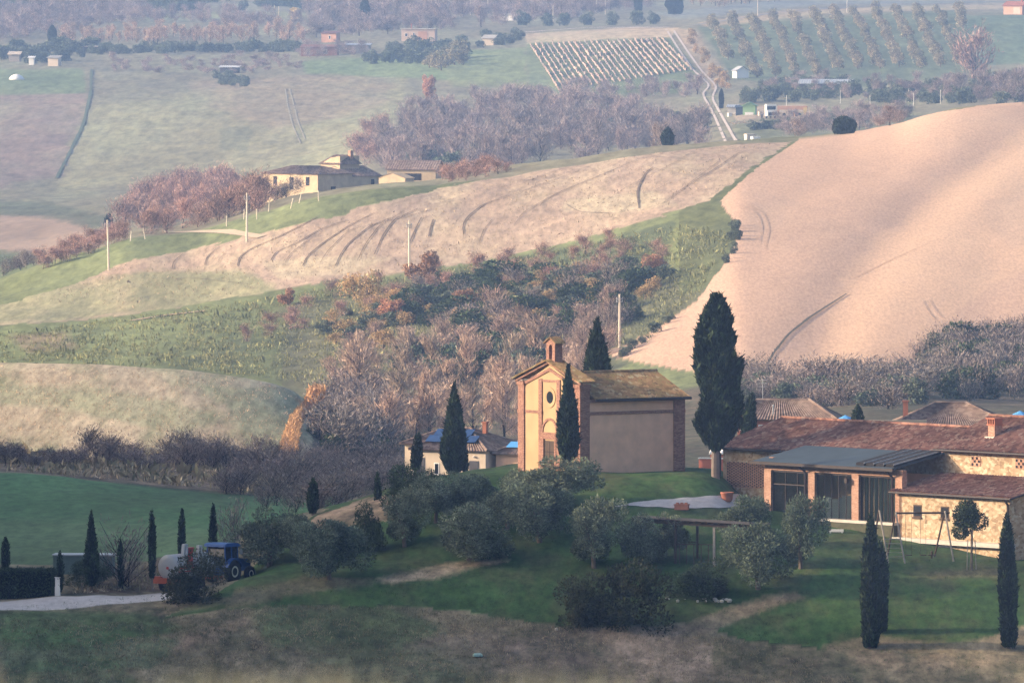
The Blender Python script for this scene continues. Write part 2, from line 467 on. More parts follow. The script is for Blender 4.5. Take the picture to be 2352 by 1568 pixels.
# estate hill
est = (K >= 6) & (K <= 10) & ((K < 10) | (PX > 800))
lawn = est & inpoly(jx, jy, [(380, 1420), (540, 1335), (640, 1250), (900, 1050), (3000, 1050), (3000, 1610), (2352, 1505), (2050, 1500), (1700, 1470), (1560, 1430), (1520, 1440), (1290, 1440), (1180, 1420), (900, 1390), (640, 1390), (520, 1400)]) 
REG[lawn] = 1; paint(lawn, GRASS)
for poly, c, a in [
  ([(860, 1330), (1000, 1300), (1170, 1282), (1165, 1292), (1010, 1322), (900, 1340)], STRAW, .9),
  ([(540, 1345), (700, 1325), (900, 1330), (640, 1375), (520, 1400)], (.12, .10, .06), .8),
  ([(380, 1480), (470, 1440), (620, 1390), (600, 1420), (480, 1480), (400, 1500)], (.22, .165, .115), .9),
  ([(280, 1415), (420, 1380), (600, 1370), (420, 1400), (300, 1430)], (.18, .14, .09), .8),
  ([(1520, 1450), (1650, 1400), (1830, 1360), (1850, 1375), (1700, 1420), (1560, 1480)], (.20, .15, .10), .85),
  ([(1170, 1470), (1330, 1440), (1530, 1440), (1640, 1480), (1620, 1560), (1250, 1600), (1100, 1560)], (.21, .165, .13), .8),
  ([(900, 1470), (1150, 1440), (1200, 1500), (1000, 1560), (850, 1540)], (.13, .11, .085), .6),
  ([(1880, 1480), (2000, 1460), (2200, 1480), (2352, 1440), (2500, 1440), (2500, 1520), (2200, 1530), (1950, 1540)], (.19, .145, .095), .8),
  ([(2130, 1310), (2300, 1300), (2290, 1325), (2150, 1335)], (.13, .11, .07), .7),
  ([(1700, 1500), (1950, 1490), (2000, 1600), (1750, 1600)], (.085, .085, .05), .6),
  ([(1600, 1530), (1900, 1500), (2000, 1600), (1550, 1610)], (.14, .115, .08), .6),
  ([(340, 1540), (560, 1500), (800, 1520), (950, 1545), (900, 1600), (300, 1600)], (.23, .19, .13), .55),
  ([(0, 1440), (250, 1440), (420, 1470), (350, 1540), (0, 1540)], (.085, .115, .06), .7),
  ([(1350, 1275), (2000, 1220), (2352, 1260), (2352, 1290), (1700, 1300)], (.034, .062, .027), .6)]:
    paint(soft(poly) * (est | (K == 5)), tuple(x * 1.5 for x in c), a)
for poly, a in (([(-50, 1400), (330, 1400), (420, 1440), (250, 1480), (-50, 1490)], .75), ([(560, 1400), (900, 1390), (1020, 1440), (900, 1500), (620, 1480)], .65), ([(0, 1530), (250, 1500), (350, 1590), (0, 1600)], .5), ([(700, 1500), (1000, 1490), (1100, 1560), (800, 1580)], .45)):
    paint(soft(poly, 22) * (est | (K == 5)), (.068, .125, .045), a)
bank = est & inpoly(jx, jy, [(150, 1366), (330, 1310), (350, 1285), (540, 1255), (540, 1330), (380, 1352)])
paint(bank, (.17, .125, .085)); REG[bank & (K < 11)] = 0
sandy = inpoly(jx, jy, [(690, 1215), (740, 1180), (850, 1145), (920, 1140), (920, 1190), (760, 1215)]) & (K >= 8) & (K <= 9)
paint(sandy, (.33, .24, .16)); REG[sandy] = 0
road = (K == 7) & (PX < 395)
REG[road] = 2; paint(road, (.50, .47, .45))
# green field and the rough bank behind it
gf = ((K == 9) | (K == 10) | (K == 11)) & (jx < 760) & (PY < 1300) & (TY > 953)
gf &= ~sandy & ~bank & ~((K == 9) & (jx > 540)); gf &= ~(K < 9)
gf |= (K == 11) & (jx < 770)
REG[gf] = 3; paint(gf, (.088, .17, .075))
paint(soft([(-200, 1200), (300, 1190), (540, 1230), (500, 1290), (-200, 1300)], 20, 12) * gf, (.12, .175, .085), .8)
paint(((K == 11) & (jx >= 770)) | (K == 12), (.075, .068, .048))
paint(soft([(-100, 1050), (250, 1055), (480, 1085), (600, 1110), (560, 1135), (200, 1100), (-100, 1082)], 10) * (K == 12), (.25, .19, .14), .85)
paint((K == 11) & (PX > 1100), (.07, .075, .05))
# mound field
md = ((K == 13) | (K == 14)) & (jx < 715)
REG[md] = 4; paint(md, (.43, .355, .245))
paint(soft([(330, 840), (560, 868), (700, 905), (690, 980), (640, 1040), (560, 1020), (520, 930)], 14, 10) * md, (.25, .27, .165), .8)
paint(soft([(-50, 825), (500, 850), (640, 885), (560, 892), (300, 862), (-50, 846)], 5, 10) * md, (.44, .375, .265), .6)
paint(soft([(0, 880), (300, 900), (540, 960), (400, 990), (100, 930), (0, 930)], 12, 12) * md, (.30, .31, .19), .65)
paint((K == 13) & (jx >= 715), (.10, .09, .065))
paint((K == 14) & (jx >= 715), (.11, .09, .065))
# big hill: scrubby lower slope
slope = (K >= 15) & (K <= 16)
paint(slope, (.16, .185, .085)); REG[slope] = 7
paint(soft([(-200, 760), (200, 740), (700, 660), (740, 760), (400, 780), (-200, 860)], 20, 20) * slope, (.19, .22, .095), .6)
paint(soft([(640, 700), (1000, 630), (1500, 600), (1700, 640), (1500, 800), (1200, 1000), (650, 1050)], 20, 14) * slope, (.13, .125, .08), .8)
paint(soft([(20, 770), (150, 760), (180, 800), (60, 810)], 16, 10) * slope, (.24, .17, .12), .7)
# stubble field
st = ((K == 16) | (K == 17)) & inpoly(jx, jy, [(-500, 765), (40, 692), (170, 652), (300, 602), (430, 572), (560, 545), (750, 498), (1000, 438), (1090, 415), (1200, 388), (1500, 340), (1760, 318), (1820, 322), (1700, 405), (1640, 452), (1500, 505), (1300, 560), (1100, 601), (940, 621), (750, 651), (560, 681), (400, 706), (200, 736), (0, 748)])
pas = (K == 17) & ~st
REG[pas] = 7; paint(pas, (.17, .195, .09))
paint(soft([(0, 640), (215, 570), (300, 545), (320, 555), (120, 625), (0, 680)], 10, 10) * pas, (.17, .20, .085), .5)
REG[st] = 5; paint(st, (.355, .27, .205))
paint(soft([(-200, 700), (120, 660), (330, 625), (560, 625), (640, 660), (500, 695), (300, 720), (0, 750), (-200, 760)], 22, 16) * st, (.22, .235, .125), .8)
paint(soft([(600, 600), (760, 590), (900, 590), (800, 630), (640, 640)], 14, 12) * st, (.42, .37, .25), .5)
paint(soft([(1300, 455), (1500, 440), (1560, 470), (1400, 490), (1290, 485)], 10, 8) * st, (.45, .40, .28), .5)
# ploughed field on the right
pl = (K >= 15) & (K <= 18) & inpoly(PX + 2.5 * fbm(TX / 3, TY / 5, 2, 77), PY, [(1840, 318), (1950, 305), (2130, 262), (2300, 236), (2900, 215), (2900, 1000), (2352, 870), (2120, 868), (1700, 866), (1560, 850), (1380, 815), (1500, 760), (1600, 690), (1660, 610), (1688, 560), (1690, 520), (1672, 490), (1652, 462), (1740, 385)])
pl &= ~((K == 18) & (PY > 400))
REG[pl] = 6; paint(pl, (.50, .34, .245))
paint(soft([(1900, 760), (1930, 640), (2000, 560), (2150, 440), (2352, 300), (2500, 250), (2500, 560), (2300, 640), (2100, 800), (1880, 860)], 20, 16) * pl, (.56, .38, .26), .8)  # sunlit right flank of the fold painted lighter
paint(soft([(2250, 460), (2500, 380), (2500, 560), (2300, 560)], 20, 14) * pl, (.45, .32, .24), .5)
paint(soft([(1700, 470), (1850, 480), (1960, 520), (1900, 600), (1760, 560)], 20, 14) * pl, (.455, .315, .23), .5)
# bright triangle of grass at the head of the gully and the verge between the fields
paint(soft([(980, 640), (1300, 570), (1540, 500), (1560, 560), (1520, 640), (1200, 700), (900, 720)], 16, 12) * slope, (.085, .105, .06), .8)
tri = slope & inpoly(jx, jy, [(1655, 462), (1690, 520), (1688, 560), (1660, 610), (1590, 640), (1540, 630), (1525, 590), (1540, 540), (1600, 490)])
paint(soft([(1655, 462), (1690, 520), (1688, 560), (1660, 610), (1590, 640), (1540, 630), (1525, 590), (1540, 540), (1600, 490)], 8) * (K >= 16) * (K <= 17) * ~pl, (.22, .245, .10), .9)
verge = ((K == 16) | (K == 17)) & ~st & ~pl & (PX > 1560)
paint(verge, (.13, .145, .065)); REG[verge] = 7
# beyond the hill
b = K >= 18
REG[b & ~pl] = 8
paint(b & ~pl, (.20, .185, .125))
bb = b & ~pl
paint(soft([(-100, 495), (180, 495), (235, 540), (150, 585), (-100, 600)], 10, 20) * bb, (.30, .225, .17), .95)
REG[bb & (soft([(-100, 495), (180, 495), (235, 540), (150, 585), (-100, 600)], 10, 20) > .5)] = 9
paint(soft([(-100, 570), (100, 585), (60, 640), (-100, 660)], 10, 20) * bb, (.10, .135, .07), .9)
paint(soft([(-100, 455), (120, 468), (260, 500), (260, 545), (120, 500), (-100, 490)], 8, 20) * bb, (.09, .105, .07), .8)  # dark band: shade over the valley painted into the ground colour
paint(soft([(-100, 180), (205, 215), (190, 260), (150, 400), (-100, 450)], 14, 30) * bb, (.25, .19, .16), .85)
paint(soft([(220, 240), (600, 200), (950, 150), (900, 280), (800, 380), (500, 420), (130, 440), (180, 300)], 14, 30) * bb, (.275, .26, .155), .9)
paint(soft([(420, 190), (900, 160), (880, 240), (640, 300), (500, 250)], 20, 30) * bb, (.285, .23, .16), .7)
paint(soft([(500, 300), (580, 290), (570, 350), (510, 350)], 10, 20) * bb, (.17, .18, .115), .6)
paint(soft([(-100, 155), (190, 160), (200, 215), (-100, 220)], 6, 30) * bb, (.15, .20, .10), .9)
paint(soft([(690, 140), (1000, 120), (1210, 110), (1210, 195), (900, 180), (700, 170)], 10, 30) * bb, (.16, .22, .10), .9)
paint(soft([(1000, 140), (1200, 110), (1210, 200), (1040, 200)], 10, 30) * bb, (.21, .24, .12), .7)
paint(soft([(230, 100), (700, 95), (690, 130), (230, 140)], 10, 30) * bb, (.21, .195, .13), .8)
paint(soft([(1205, 78), (1420, 64), (1560, 64), (1540, 86), (1210, 100)], 3, 30) * bb, (.44, .35, .24), .95)
paint(soft([(1210, 100), (1540, 86), (1610, 180), (1560, 215), (1270, 225), (1215, 200)], 5, 30) * bb, (.16, .20, .105), .95)
paint(soft([(1545, 62), (1600, 75), (1660, 160), (1640, 210), (1560, 90)], 4, 30) * bb, (.34, .26, .17), .95)
paint(soft([(1600, 60), (2200, 20), (2230, 170), (1900, 210), (1680, 180), (1640, 110)], 6, 30) * bb, (.115, .145, .085), .95)  # ground painted darker for the shadow between the olive rows
paint(soft([(1500, 30), (1800, 0), (2352, -20), (2352, 5), (1900, 10), (1560, 45)], 3, 40) * bb, (.20, .21, .19), .9)
paint(soft([(1600, 52), (1800, 24), (2352, 8), (2352, 18), (1900, 32), (1620, 62)], 3, 40) * bb, (.36, .28, .18), .9)
paint(soft([(2200, 35), (2500, 30), (2500, 140), (2230, 150)], 8, 40) * bb, (.11, .16, .10), .9)
paint(soft([(1670, 245), (1850, 240), (1880, 270), (1700, 285)], 5, 20) * bb, (.37, .29, .21), .9)
paint(soft([(1680, 280), (2100, 230), (2100, 300), (1700, 330)], 8, 20) * bb, (.15, .165, .095), .8)
paint(soft([(1040, 390), (1110, 330), (1160, 350), (1140, 400), (1060, 420)], 6, 20) * bb, (.28, .23, .17), .7)
paint(soft([(150, 35), (700, 28), (700, 40), (150, 48)], 4, 40) * bb, (.24, .25, .13), .9)

LM = {
 'ground': landmat('rough_ground', 1.1, 0.14, .6, .35, .5, (.05, .062, .035), .75, .25),
 'lawn': landmat('lawn_grass', 1.3, 0.18, .5, .28, .45, (.10, .095, .05), .6, .22),
 'gravel_road': landmat('pale_gravel', 2.5, 0.3, .18, .12, .6),
 'gravel_yard': landmat('yard_gravel', 2.5, 0.3, .18, .12, .6),
 'green_field': landmat('young_crop', 0.9, 0.08, .35, .22, .14, (.085, .105, .062), .5, .05),
 'mound_field': landmat('sown_stubble', 1.1, 0.10, .5, .2, .07, (.20, .22, .12), .75, .16, rot=.25),
 'stubble_field': landmat('stubble', 0.9, 0.06, .4, .16, .12, (.38, .32, .21), .5, .12, rot=-.1),
 'ploughed_field': landmat('ploughed_clay', 2.6, 0.03, .26, .05, .13, (.42, .33, .24), .3, .03),
 'pasture': landmat('rough_pasture', 0.55, 0.05, .42, .3, .2, (.075, .09, .05), .7, .1),
 'far_hillside': landmat('far_hillside', 0.35, 0.03, .4, .25, .12, (.15, .17, .10), .5, .03),
 'valley_field': landmat('valley_soil', 0.35, 0.03, .2, .2, .12),
}
# one sheet, cut along the field edges
Freg = REG[:-1, :-1]
idx = np.arange(NR * NC).reshape(NR, NC)
quads = np.stack([idx[:-1, :-1], idx[:-1, 1:], idx[1:, 1:], idx[1:, :-1]], -1)
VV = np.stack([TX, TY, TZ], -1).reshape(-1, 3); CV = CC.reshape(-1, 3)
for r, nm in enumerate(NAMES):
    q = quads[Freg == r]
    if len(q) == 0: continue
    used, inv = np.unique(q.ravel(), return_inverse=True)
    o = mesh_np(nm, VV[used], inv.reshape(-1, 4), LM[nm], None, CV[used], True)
    tag(o, kind='structure')

def ribbon(name, pts, w, mat, lift=0.05, kind='structure', dens=6.0, ymin=300, taper=False, wig=0.0):
    """a track or furrow draped on the ground along surveyed points"""
    P = []
    for (a, b), (c, d) in zip(pts[:-1], pts[1:]):
        n = max(2, int(math.hypot(c - a, d - b) / dens))
        P += [(a + (c - a) * i / n, b + (d - b) * i / n) for i in range(n)]
    P.append(pts[-1])
    P = np.array(P)
    if len(P) > 6:
        k = np.array([1, 2, 3, 2, 1.]) / 9
        for a in (0, 1): P[2:-2, a] = np.convolve(P[:, a], k, 'valid')
    G = [gp(p[0], p[1], ymin) for p in P]
    V, F = [], []
    N = len(G)
    for i, g in enumerate(G):
        t = (G[min(i + 1, N - 1)] - G[max(i - 1, 0)]); t.z = 0
        if t.length < 1e-6: t = Vector((1, 0, 0))
        t.normalize(); s = Vector((-t.y, t.x, 0))
        ww = w * (0.5 + 0.5 * math.sin(math.pi * (i + .5) / N) if taper else 1.0) * (1 + wig * random.uniform(-1, 1))
        # keep the same apparent width whichever way the track runs
        for sg in (-1, 1):
            q = g + s * (sg * ww / 2)
            V.append((q.x, q.y, gxy(q.x, q.y) + lift))
    F = [(2 * i, 2 * i + 1, 2 * i + 3, 2 * i + 2) for i in range(N - 1)]
    o = mesh_np(name, V, F, mat)
    return tag(o, kind=kind)
M = {}
M['furrow'] = plain('furrow_soil', (.13, .10, .08), .95, .3, .4)
M['track'] = plain('white_track', (.44, .38, .34), .95, .15, .5)
for pts, w in [
  ([(545, 612), (550, 590), (580, 570), (640, 545), (690, 520), (735, 495)], .9),
  ([(622, 600), (632, 580), (680, 560), (740, 525), (800, 505)], .8), ([(695, 612), (705, 590), (740, 560), (800, 520), (860, 490)], .8),
  ([(770, 612), (782, 585), (800, 560), (850, 520), (900, 500)], .8), ([(470, 610), (475, 590), (500, 570), (540, 555)], .6),
  ([(395, 620), (398, 600), (420, 585)], .5), ([(860, 585), (880, 540), (905, 505), (960, 480)], .7), ([(940, 560), (955, 525), (968, 500)], .6),
  ([(985, 545), (990, 520), (995, 505)], .9), ([(1065, 535), (1062, 518), (1072, 500), (1110, 470), (1180, 445)], .9),
  ([(1240, 475), (1250, 460), (1290, 440), (1400, 395), (1470, 365)], .6), ([(1468, 480), (1463, 440), (1480, 400), (1500, 385)], .9),
  ([(1000, 470), (1080, 445), (1200, 420), (1330, 375), (1380, 362)], .5), ([(1120, 470), (1240, 425), (1340, 390)], .5),
  ([(1560, 440), (1640, 390), (1700, 350)], .5), ([(1320, 490), (1345, 470), (1420, 450), (1500, 440), (1540, 420)], .4),
  ([(1300, 470), (1330, 488), (1420, 492), (1450, 470)], .45), ([(700, 560), (820, 525), (930, 500), (1030, 470)], .5), ([(1140, 600), (1210, 585), (1290, 570)], .5),
  ([(330, 640), (450, 640), (560, 652)], .4), ([(500, 600), (520, 578), (560, 560), (620, 540)], .4), ([(655, 605), (665, 585), (710, 550), (770, 515)], .4), ([(735, 605), (750, 580), (790, 540), (830, 515)], .35), ([(820, 600), (840, 560), (870, 520), (930, 485)], .4),
  ([(1180, 520), (1200, 490), (1260, 455), (1340, 425)], .35), ([(1100, 560), (1110, 530), (1130, 505)], .35), ([(1380, 470), (1440, 430), (1540, 380), (1590, 350)], .35), ([(1520, 470), (1600, 410), (1660, 365)], .35), ([(900, 470), (1000, 445), (1100, 425)], .35), ([(1250, 410), (1400, 372)], .35)]:
    ribbon('furrow', pts, w * .38, M['furrow'], .12, taper=True, wig=.25, ymin=1700)
for dx in (0, 22):
    pts = [(1530 + dx * .7, 68), (1556 + dx, 110), (1590 + dx, 160), (1632 + dx, 198), (1612 + dx, 215), (1640 + dx, 265), (1670 + dx, 335)] if dx == 0 else [(1548, 72), (1580, 120), (1612, 165), (1648, 200), (1634, 225), (1655, 262), (1690, 325)]
    ribbon('dirt_road', pts, .7, M['track'], .15, ymin=2150)
ribbon('dirt_lane', [(1210, 75), (1350, 64), (1530, 64)], 3.0, M['track'], .15, ymin=2800)
ribbon('dirt_lane', [(1570, 62), (1640, 52), (1780, 30), (1900, 20), (2100, 10), (2340, 2)], 2.5, plain('tarmac', (.2, .2, .21)), .15, ymin=2800)
for pts in ([(655, 205), (660, 240), (672, 290), (690, 330)], [(665, 205), (674, 240), (684, 280), (700, 320)]):
    ribbon('farm_track', pts, .45, plain('worn_grass', (.30, .27, .19)), .12, ymin=2500)
ribbon('ditch', [(210, 160), (208, 215), (190, 290), (160, 350), (130, 410)], 0.9, plain('ditch_weeds', (.075, .105, .065), .9, .3), .2, ymin=2200, wig=.3)
ribbon('ditch', [(1752, 858), (1775, 815), (1810, 770), (1860, 730), (1945, 676)], 0.42, plain('ditch_soil', (.10, .09, .065), .9, .3), .15, ymin=1500, wig=.2, taper=True)
ribbon('farm_track', [(380, 535), (440, 533), (520, 532), (600, 545)], 1.6, plain('bare_track', (.42, .34, .24)), .12, ymin=1800)
ribbon('farm_track', [(300, 738), (360, 728), (470, 715)], 1.4, plain('bare_earth', (.40, .28, .19)), .15, ymin=1700)
M['tillage'] = plain('tillage_line', (.40, .285, .215), .95, .15, .4)
for pts in ([(1830, 838), (1950, 815), (2080, 798)], [(1780, 852), (1920, 840), (2040, 822)], [(1700, 470), (1740, 490), (1752, 520), (1745, 560)], [(1712, 468), (1755, 490), (1768, 525), (1758, 570)], [(2120, 690), (2135, 720), (2150, 735)], [(2135, 688), (2150, 715), (2166, 730)], [(1500, 830), (1600, 800), (1700, 782)], [(1850, 330), (1900, 345), (2000, 338)], [(1960, 640), (2040, 600), (2130, 560)]):
    ribbon('tillage_track', pts, .16, M['tillage'], .08, ymin=1500, wig=.3, taper=True)
ribbon('road', [(600, 1067), (700, 1066), (900, 1064), (1010, 1062)], 3.2, plain('road_asphalt', (.17, .16, .17)), .1, ymin=1150)

# the pale gravel yard between chapel and farmhouse
a = np.array([(1378, 1168), (1480, 1151), (1600, 1142), (1700, 1135)], float); c = np.array([(1378, 1169), (1440, 1162), (1560, 1168), (1700, 1166)], float)
V = []; nu, nv = 60, 8
for i in range(nu + 1):
    u = 1378 + (1700 - 1378) * i / nu; y0 = np.interp(u, a[:, 0], a[:, 1]); y1 = np.interp(u, c[:, 0], c[:, 1])
    for j in range(nv + 1):
        g = gp(u, y0 + (y1 - y0) * j / nv + (.8 * math.sin(u / 9) if j in (0, nv) else 0), 800); V.append((g.x, g.y, g.z + .06))
F = [(i * (nv + 1) + j, (i + 1) * (nv + 1) + j, (i + 1) * (nv + 1) + j + 1, i * (nv + 1) + j + 1) for i in range(nu) for j in range(nv)]
tag(mesh_np('gravel_yard', V, F, LM['gravel_yard'], None, np.tile((.46, .43, .42), (len(V), 1)), True), kind='structure')
# ------------------------------------------------------------------ building materials
M['ochre'] = plain('ochre_plaster', (.44, .305, .17), .9, .10, .5)
M['plaster'] = plain('rose_plaster', (.80, .50, .34), .9, .14, .7)
M['brick'] = cells('brickwork', [(0, (.28, .16, .115)), (.5, (.36, .215, .155)), (1, (.43, .28, .205))], 5.0, .9, (1, 1, 3))
M['chapel_brick'] = cells('chapel_brickwork', [(0, (.20, .10, .075)), (.5, (.28, .15, .11)), (1, (.36, .21, .155))], 5.0, .9, (1, 1, 3))
M['roof_moss'] = cells('mossy_tiles', [(0, (.17, .12, .06)), (.35, (.32, .19, .09)), (.65, (.27, .20, .085)), (.85, (.40, .25, .13)), (1, (.36, .32, .20))], 2.6, .9, (1, 1, 1), .25, .3)
M['roof_red'] = cells('red_tiles', [(0, (.13, .066, .05)), (.4, (.215, .105, .078)), (.75, (.28, .15, .108)), (1, (.34, .235, .18))], 2.8, .9, (1, 1, 1), .3, .35)
M['roof_old'] = cells('old_tiles', [(0, (.14, .10, .085)), (.5, (.22, .155, .125)), (1, (.30, .23, .19))], 2.5, .9, (1, 1, 1), .2, .3)
M['stone'] = cells('rubble_stone', [(0, (.26, .18, .11)), (.35, (.38, .28, .18)), (.7, (.44, .34, .23)), (.9, (.50, .42, .30)), (1, (.54, .46, .34))], 3.4, .95, (1, 1, 1.5), .15, .5)
M['stone_far'] = plain('old_stone_far', (.44, .345, .23), .95, .2, .6)
M['wood'] = plain('dark_wood', (.075, .05, .035), .8, .25, 3)
M['palewood'] = plain('grey_wood', (.34, .30, .26), .8, .2, 3)
M['dark'] = plain('dark_gap', (.018, .016, .017), .9, .1)
M['gutter'] = plain('bronze_gutter', (.035, .025, .023), .5, .15)
M['slate'] = plain('slate_sheet', (.045, .062, .075), .6, .2, .6)
M['black'] = plain('black_glass', (.012, .014, .02), .25, .1, 1, .5)
M['metal'] = plain('grey_metal', (.38, .40, .42), .45, .12)
M['cement'] = plain('pale_cement', (.46, .43, .38), .9, .12)
M['white'] = plain('white_paint', (.78, .76, .72), .6, .04)
M['cream'] = plain('cream_wall', (.60, .50, .39), .9, .07, .5)
M['redwall'] = plain('red_plaster', (.47, .16, .11), .9, .1, .5)
M['blue'] = plain('sky_blue_canvas', (.10, .34, .68), .7, .06)
M['solar'] = plain('solar_cells', (.025, .06, .16), .2, .12, 2, .6)
M['terra'] = plain('terracotta', (.36, .14, .085), .85, .2)
M['shutter'] = plain('shutter', (.085, .085, .095), .7, .2)
M['redpaint'] = plain('red_paint', (.42, .05, .035), .5, .15)
M['bluepaint'] = plain('blue_paint', (.022, .085, .27), .4, .1)
M['tyre'] = plain('tyre_rubber', (.02, .02, .022), .9, .2)
M['rim'] = plain('cream_rim', (.62, .58, .44), .5, .1)
def glassmat():
    m, n, l, p = nt('window_glass', .08, .5)
    p.inputs['Base Color'].default_value = (.02, .028, .03, 1)
    t = n.new('ShaderNodeBsdfTransparent'); t.inputs['Color'].default_value = (.75, .8, .8, 1)
    x = n.new('ShaderNodeMixShader'); x.inputs[0].default_value = .78
    l.new(p.outputs[0], x.inputs[1]); l.new(t.outputs[0], x.inputs[2]); l.new(x.outputs[0], n['Material Output'].inputs['Surface'])
    return m
M['glass'] = glassmat()

# ------------------------------------------------------------------ the chapel
cp = gp(1335, 1085)
ch = empty('chapel', cp, math.radians(33.5), 'small ochre chapel with brick corner piers and a bell gable, mossy tiled roof', 'chapel')
W_, L_, FB = 9.3, 10.4, 0.85
f0 = -1.2
def gable(y0, y1, zs, za): return [(y0, f0), (y1, f0), (y1, zs), ((y0 + y1) / 2, za), (y0, zs)]
b = MB(); b.extr([(0, y, z) for y, z in gable(.9, W_ - .9, 7.15, 8.75)], (FB, 0, 0))
fac = b.build('facade', M['ochre'], ch)
b = MB(); b.bx(FB + .003, L_ - .05, .12, W_ - .12, f0, 6.0); b.extr([(L_ - .05, y, z) for y, z in [(.12, 6.0), (W_ - .12, 6.0), (W_ / 2, 7.85)]], (-.3, 0, 0))
b.build('nave_wall', M['plaster'], ch)
for y0, y1 in ((0, .9), (W_ - .9, W_)):
    b = MB(); b.bx(-.12, FB, y0, y1, f0, 6.95); b.bx(-.22, FB + .08, y0 - .08, y1 + .08, 6.95, 7.25)
    b.bx(-.16, FB + .03, y0 - .03, y1 + .03, 4.62, 4.92); b.build('corner_pier', M['chapel_brick'], ch)
b = MB(); b.bx(L_ - 1.1, L_, 0, .35, f0, 5.75); b.bx(L_ - 1.13, L_ + .03, -.03, .38, 4.72, 4.98); b.build('corner_pier', M['chapel_brick'], ch)
for y in (3.05, 5.75):
    b = MB(); b.bx(-.10, 0, y, y + .5, f0, 7.55); b.bx(-.15, 0, y - .05, y + .55, 4.62, 4.92); b.build('pilaster', M['chapel_brick'], ch)
b = MB(); b.bx(-.06, 0, .9, 3.05, 4.68, 4.9); b.bx(-.06, 0, 6.25, W_ - .9, 4.68, 4.9); b.bx(-.06, 0, 3.55, 5.75, 7.32, 7.5); b.build('belt_course', M['chapel_brick'], ch)
b = MB(); b.bx(FB, L_ - 1.13, .05, .12, 4.72, 4.98); b.build('belt_course', M['chapel_brick'], ch)
b = MB(); b.bx(FB, L_ - .02, 0.0, .12, 5.75, 5.98); b.build('eave_course', M['chapel_brick'], ch)
# raking cornice in two brick steps
for off, th, dz in ((.10, .26, -.62), (.24, .22, 0)):
    b = MB()
    for s in (1, -1):
        ya, yb = (-.25, W_ / 2) if s == 1 else (W_ + .25, W_ / 2)
        za, zb = 7.22 + dz, 8.86 + dz
        if dz: ya = .9 if s == 1 else W_ - .9; za = 6.98
        b.extr([(-off, ya, za), (-off, yb, zb), (-off, yb, zb + th), (-off, ya, za + th)], (off - .004, 0, 0))
    b.build('raking_cornice', M['chapel_brick'], ch)
b = MB()
b.tiles((-.5, -.45, 7.42), (FB + .3, -.45, 7.42), (FB + .3, W_ / 2, 9.1), (-.5, W_ / 2, 9.1))
b.tiles((FB + .3, W_ + .45, 7.42), (-.5, W_ + .45, 7.42), (-.5, W_ / 2, 9.1), (FB + .3, W_ / 2, 9.1))
b.build('facade_roof', M['roof_moss'], ch)
b = MB()
b.tiles((FB + .31, -.4, 5.98), (L_ + .3, -.4, 5.98), (L_ + .3, W_ / 2, 7.95), (FB + .31, W_ / 2, 7.95))
b.tiles((L_ + .3, W_ + .4, 5.98), (FB + .31, W_ + .4, 5.98), (FB + .31, W_ / 2, 7.95), (L_ + .3, W_ / 2, 7.95))
b.tube((FB + .3, W_ / 2, 8.05), (L_ + .3, W_ / 2, 8.05), .14, n=8)
b.build('nave_roof', M['roof_moss'], ch)
b = MB(); b.tube((FB + .31, -.47, 5.93), (L_ + .3, -.47, 5.93), .11, n=8); b.build('gutter', M['gutter'], ch)
# door, arch, round window
b = MB(); b.bx(-.03, 0.0, 3.85, 5.45, f0, 2.45); dr = b.build('door', M['wood'], ch)
b = MB(); b.bx(-.045, -.03, 4.63, 4.67, f0, 2.4)
for z in (.6, 1.5): b.bx(-.045, -.03, 3.95, 5.35, z, z + .05)
b.build('door_boards', M['dark'], dr)
b = MB(); b.bx(-.14, -.003, 3.6, 3.85, f0, 2.6); b.bx(-.14, -.003, 5.45, 5.7, f0, 2.6); b.bx(-.14, -.003, 3.58, 5.72, 2.6, 3.0); b.bx(-.18, -.003, 3.52, 5.78, 3.0, 3.14)
b.build('door_surround', M['chapel_brick'], ch)
b = MB()
for i in range(16):
    t0, t1 = math.pi * i / 16, math.pi * (i + 1) / 16
    q = [(-.08, 4.65 + r * math.cos(t), 3.16 + r * math.sin(t)) for r, t in ((.98, t0), (1.18, t0), (1.18, t1), (.98, t1))]
    b.extr(q, (.077, 0, 0))
b.build('arch_band', M['chapel_brick'], ch)
b = MB(); b.lathe([(.50, -.02), (.72, -.06), (.86, -.06), (.86, -.004), (.50, -.004)], 28, (0, 4.65, 6.05), 'x', cap=False); rw = b.build('round_window', M['ochre'], ch)
b = MB(); b.lathe([(.01, -.012), (.5, -.012), (.5, -.002), (.01, -.002)], 28, (0, 4.65, 6.05), 'x'); b.build('pane', M['black'], rw)
# bell gable
bg_ = MB()
y0, y1 = 4.0, 5.3
bg_.bx(.05, .8, y0, y0 + .42, 8.7, 10.55); bg_.bx(.05, .8, y1 - .42, y1, 8.7, 10.55); bg_.bx(.05, .8, y0 + .42, y1 - .42, 8.7, 9.15)
arch = [(y0 + .42, 10.553), (y0 + .42, 10.2)] + [(4.65 - .23 * math.cos(t), 10.2 + .23 * math.sin(t)) for t in np.linspace(0.15, math.pi - .15, 8)] + [(y1 - .42, 10.2), (y1 - .42, 10.553)]
bg_.extr([(.05, y, z) for y, z in arch], (.75, 0, 0))
bg_.extr([(.05, y, z) for y, z in [(y0, 10.556), (y1, 10.556), (4.65, 10.9)]], (.75, 0, 0))
bt = bg_.build('bell_gable', M['chapel_brick'], ch)
b = MB()
for s in (-1, 1):
    b.tiles((-.1, 4.65 + s * .9, 10.5), (.95, 4.65 + s * .9, 10.5), (.95, 4.65, 11.0), (-.1, 4.65, 11.0), .25, .03, .08)
b.build('cap_roof', M['roof_moss'], bt)
b = MB(); b.lathe([(.02, .3), (.1, .28), (.14, .1), (.2, 0)], 12, (.42, 4.65, 9.75)); b.build('bell', M['gutter'], bt)

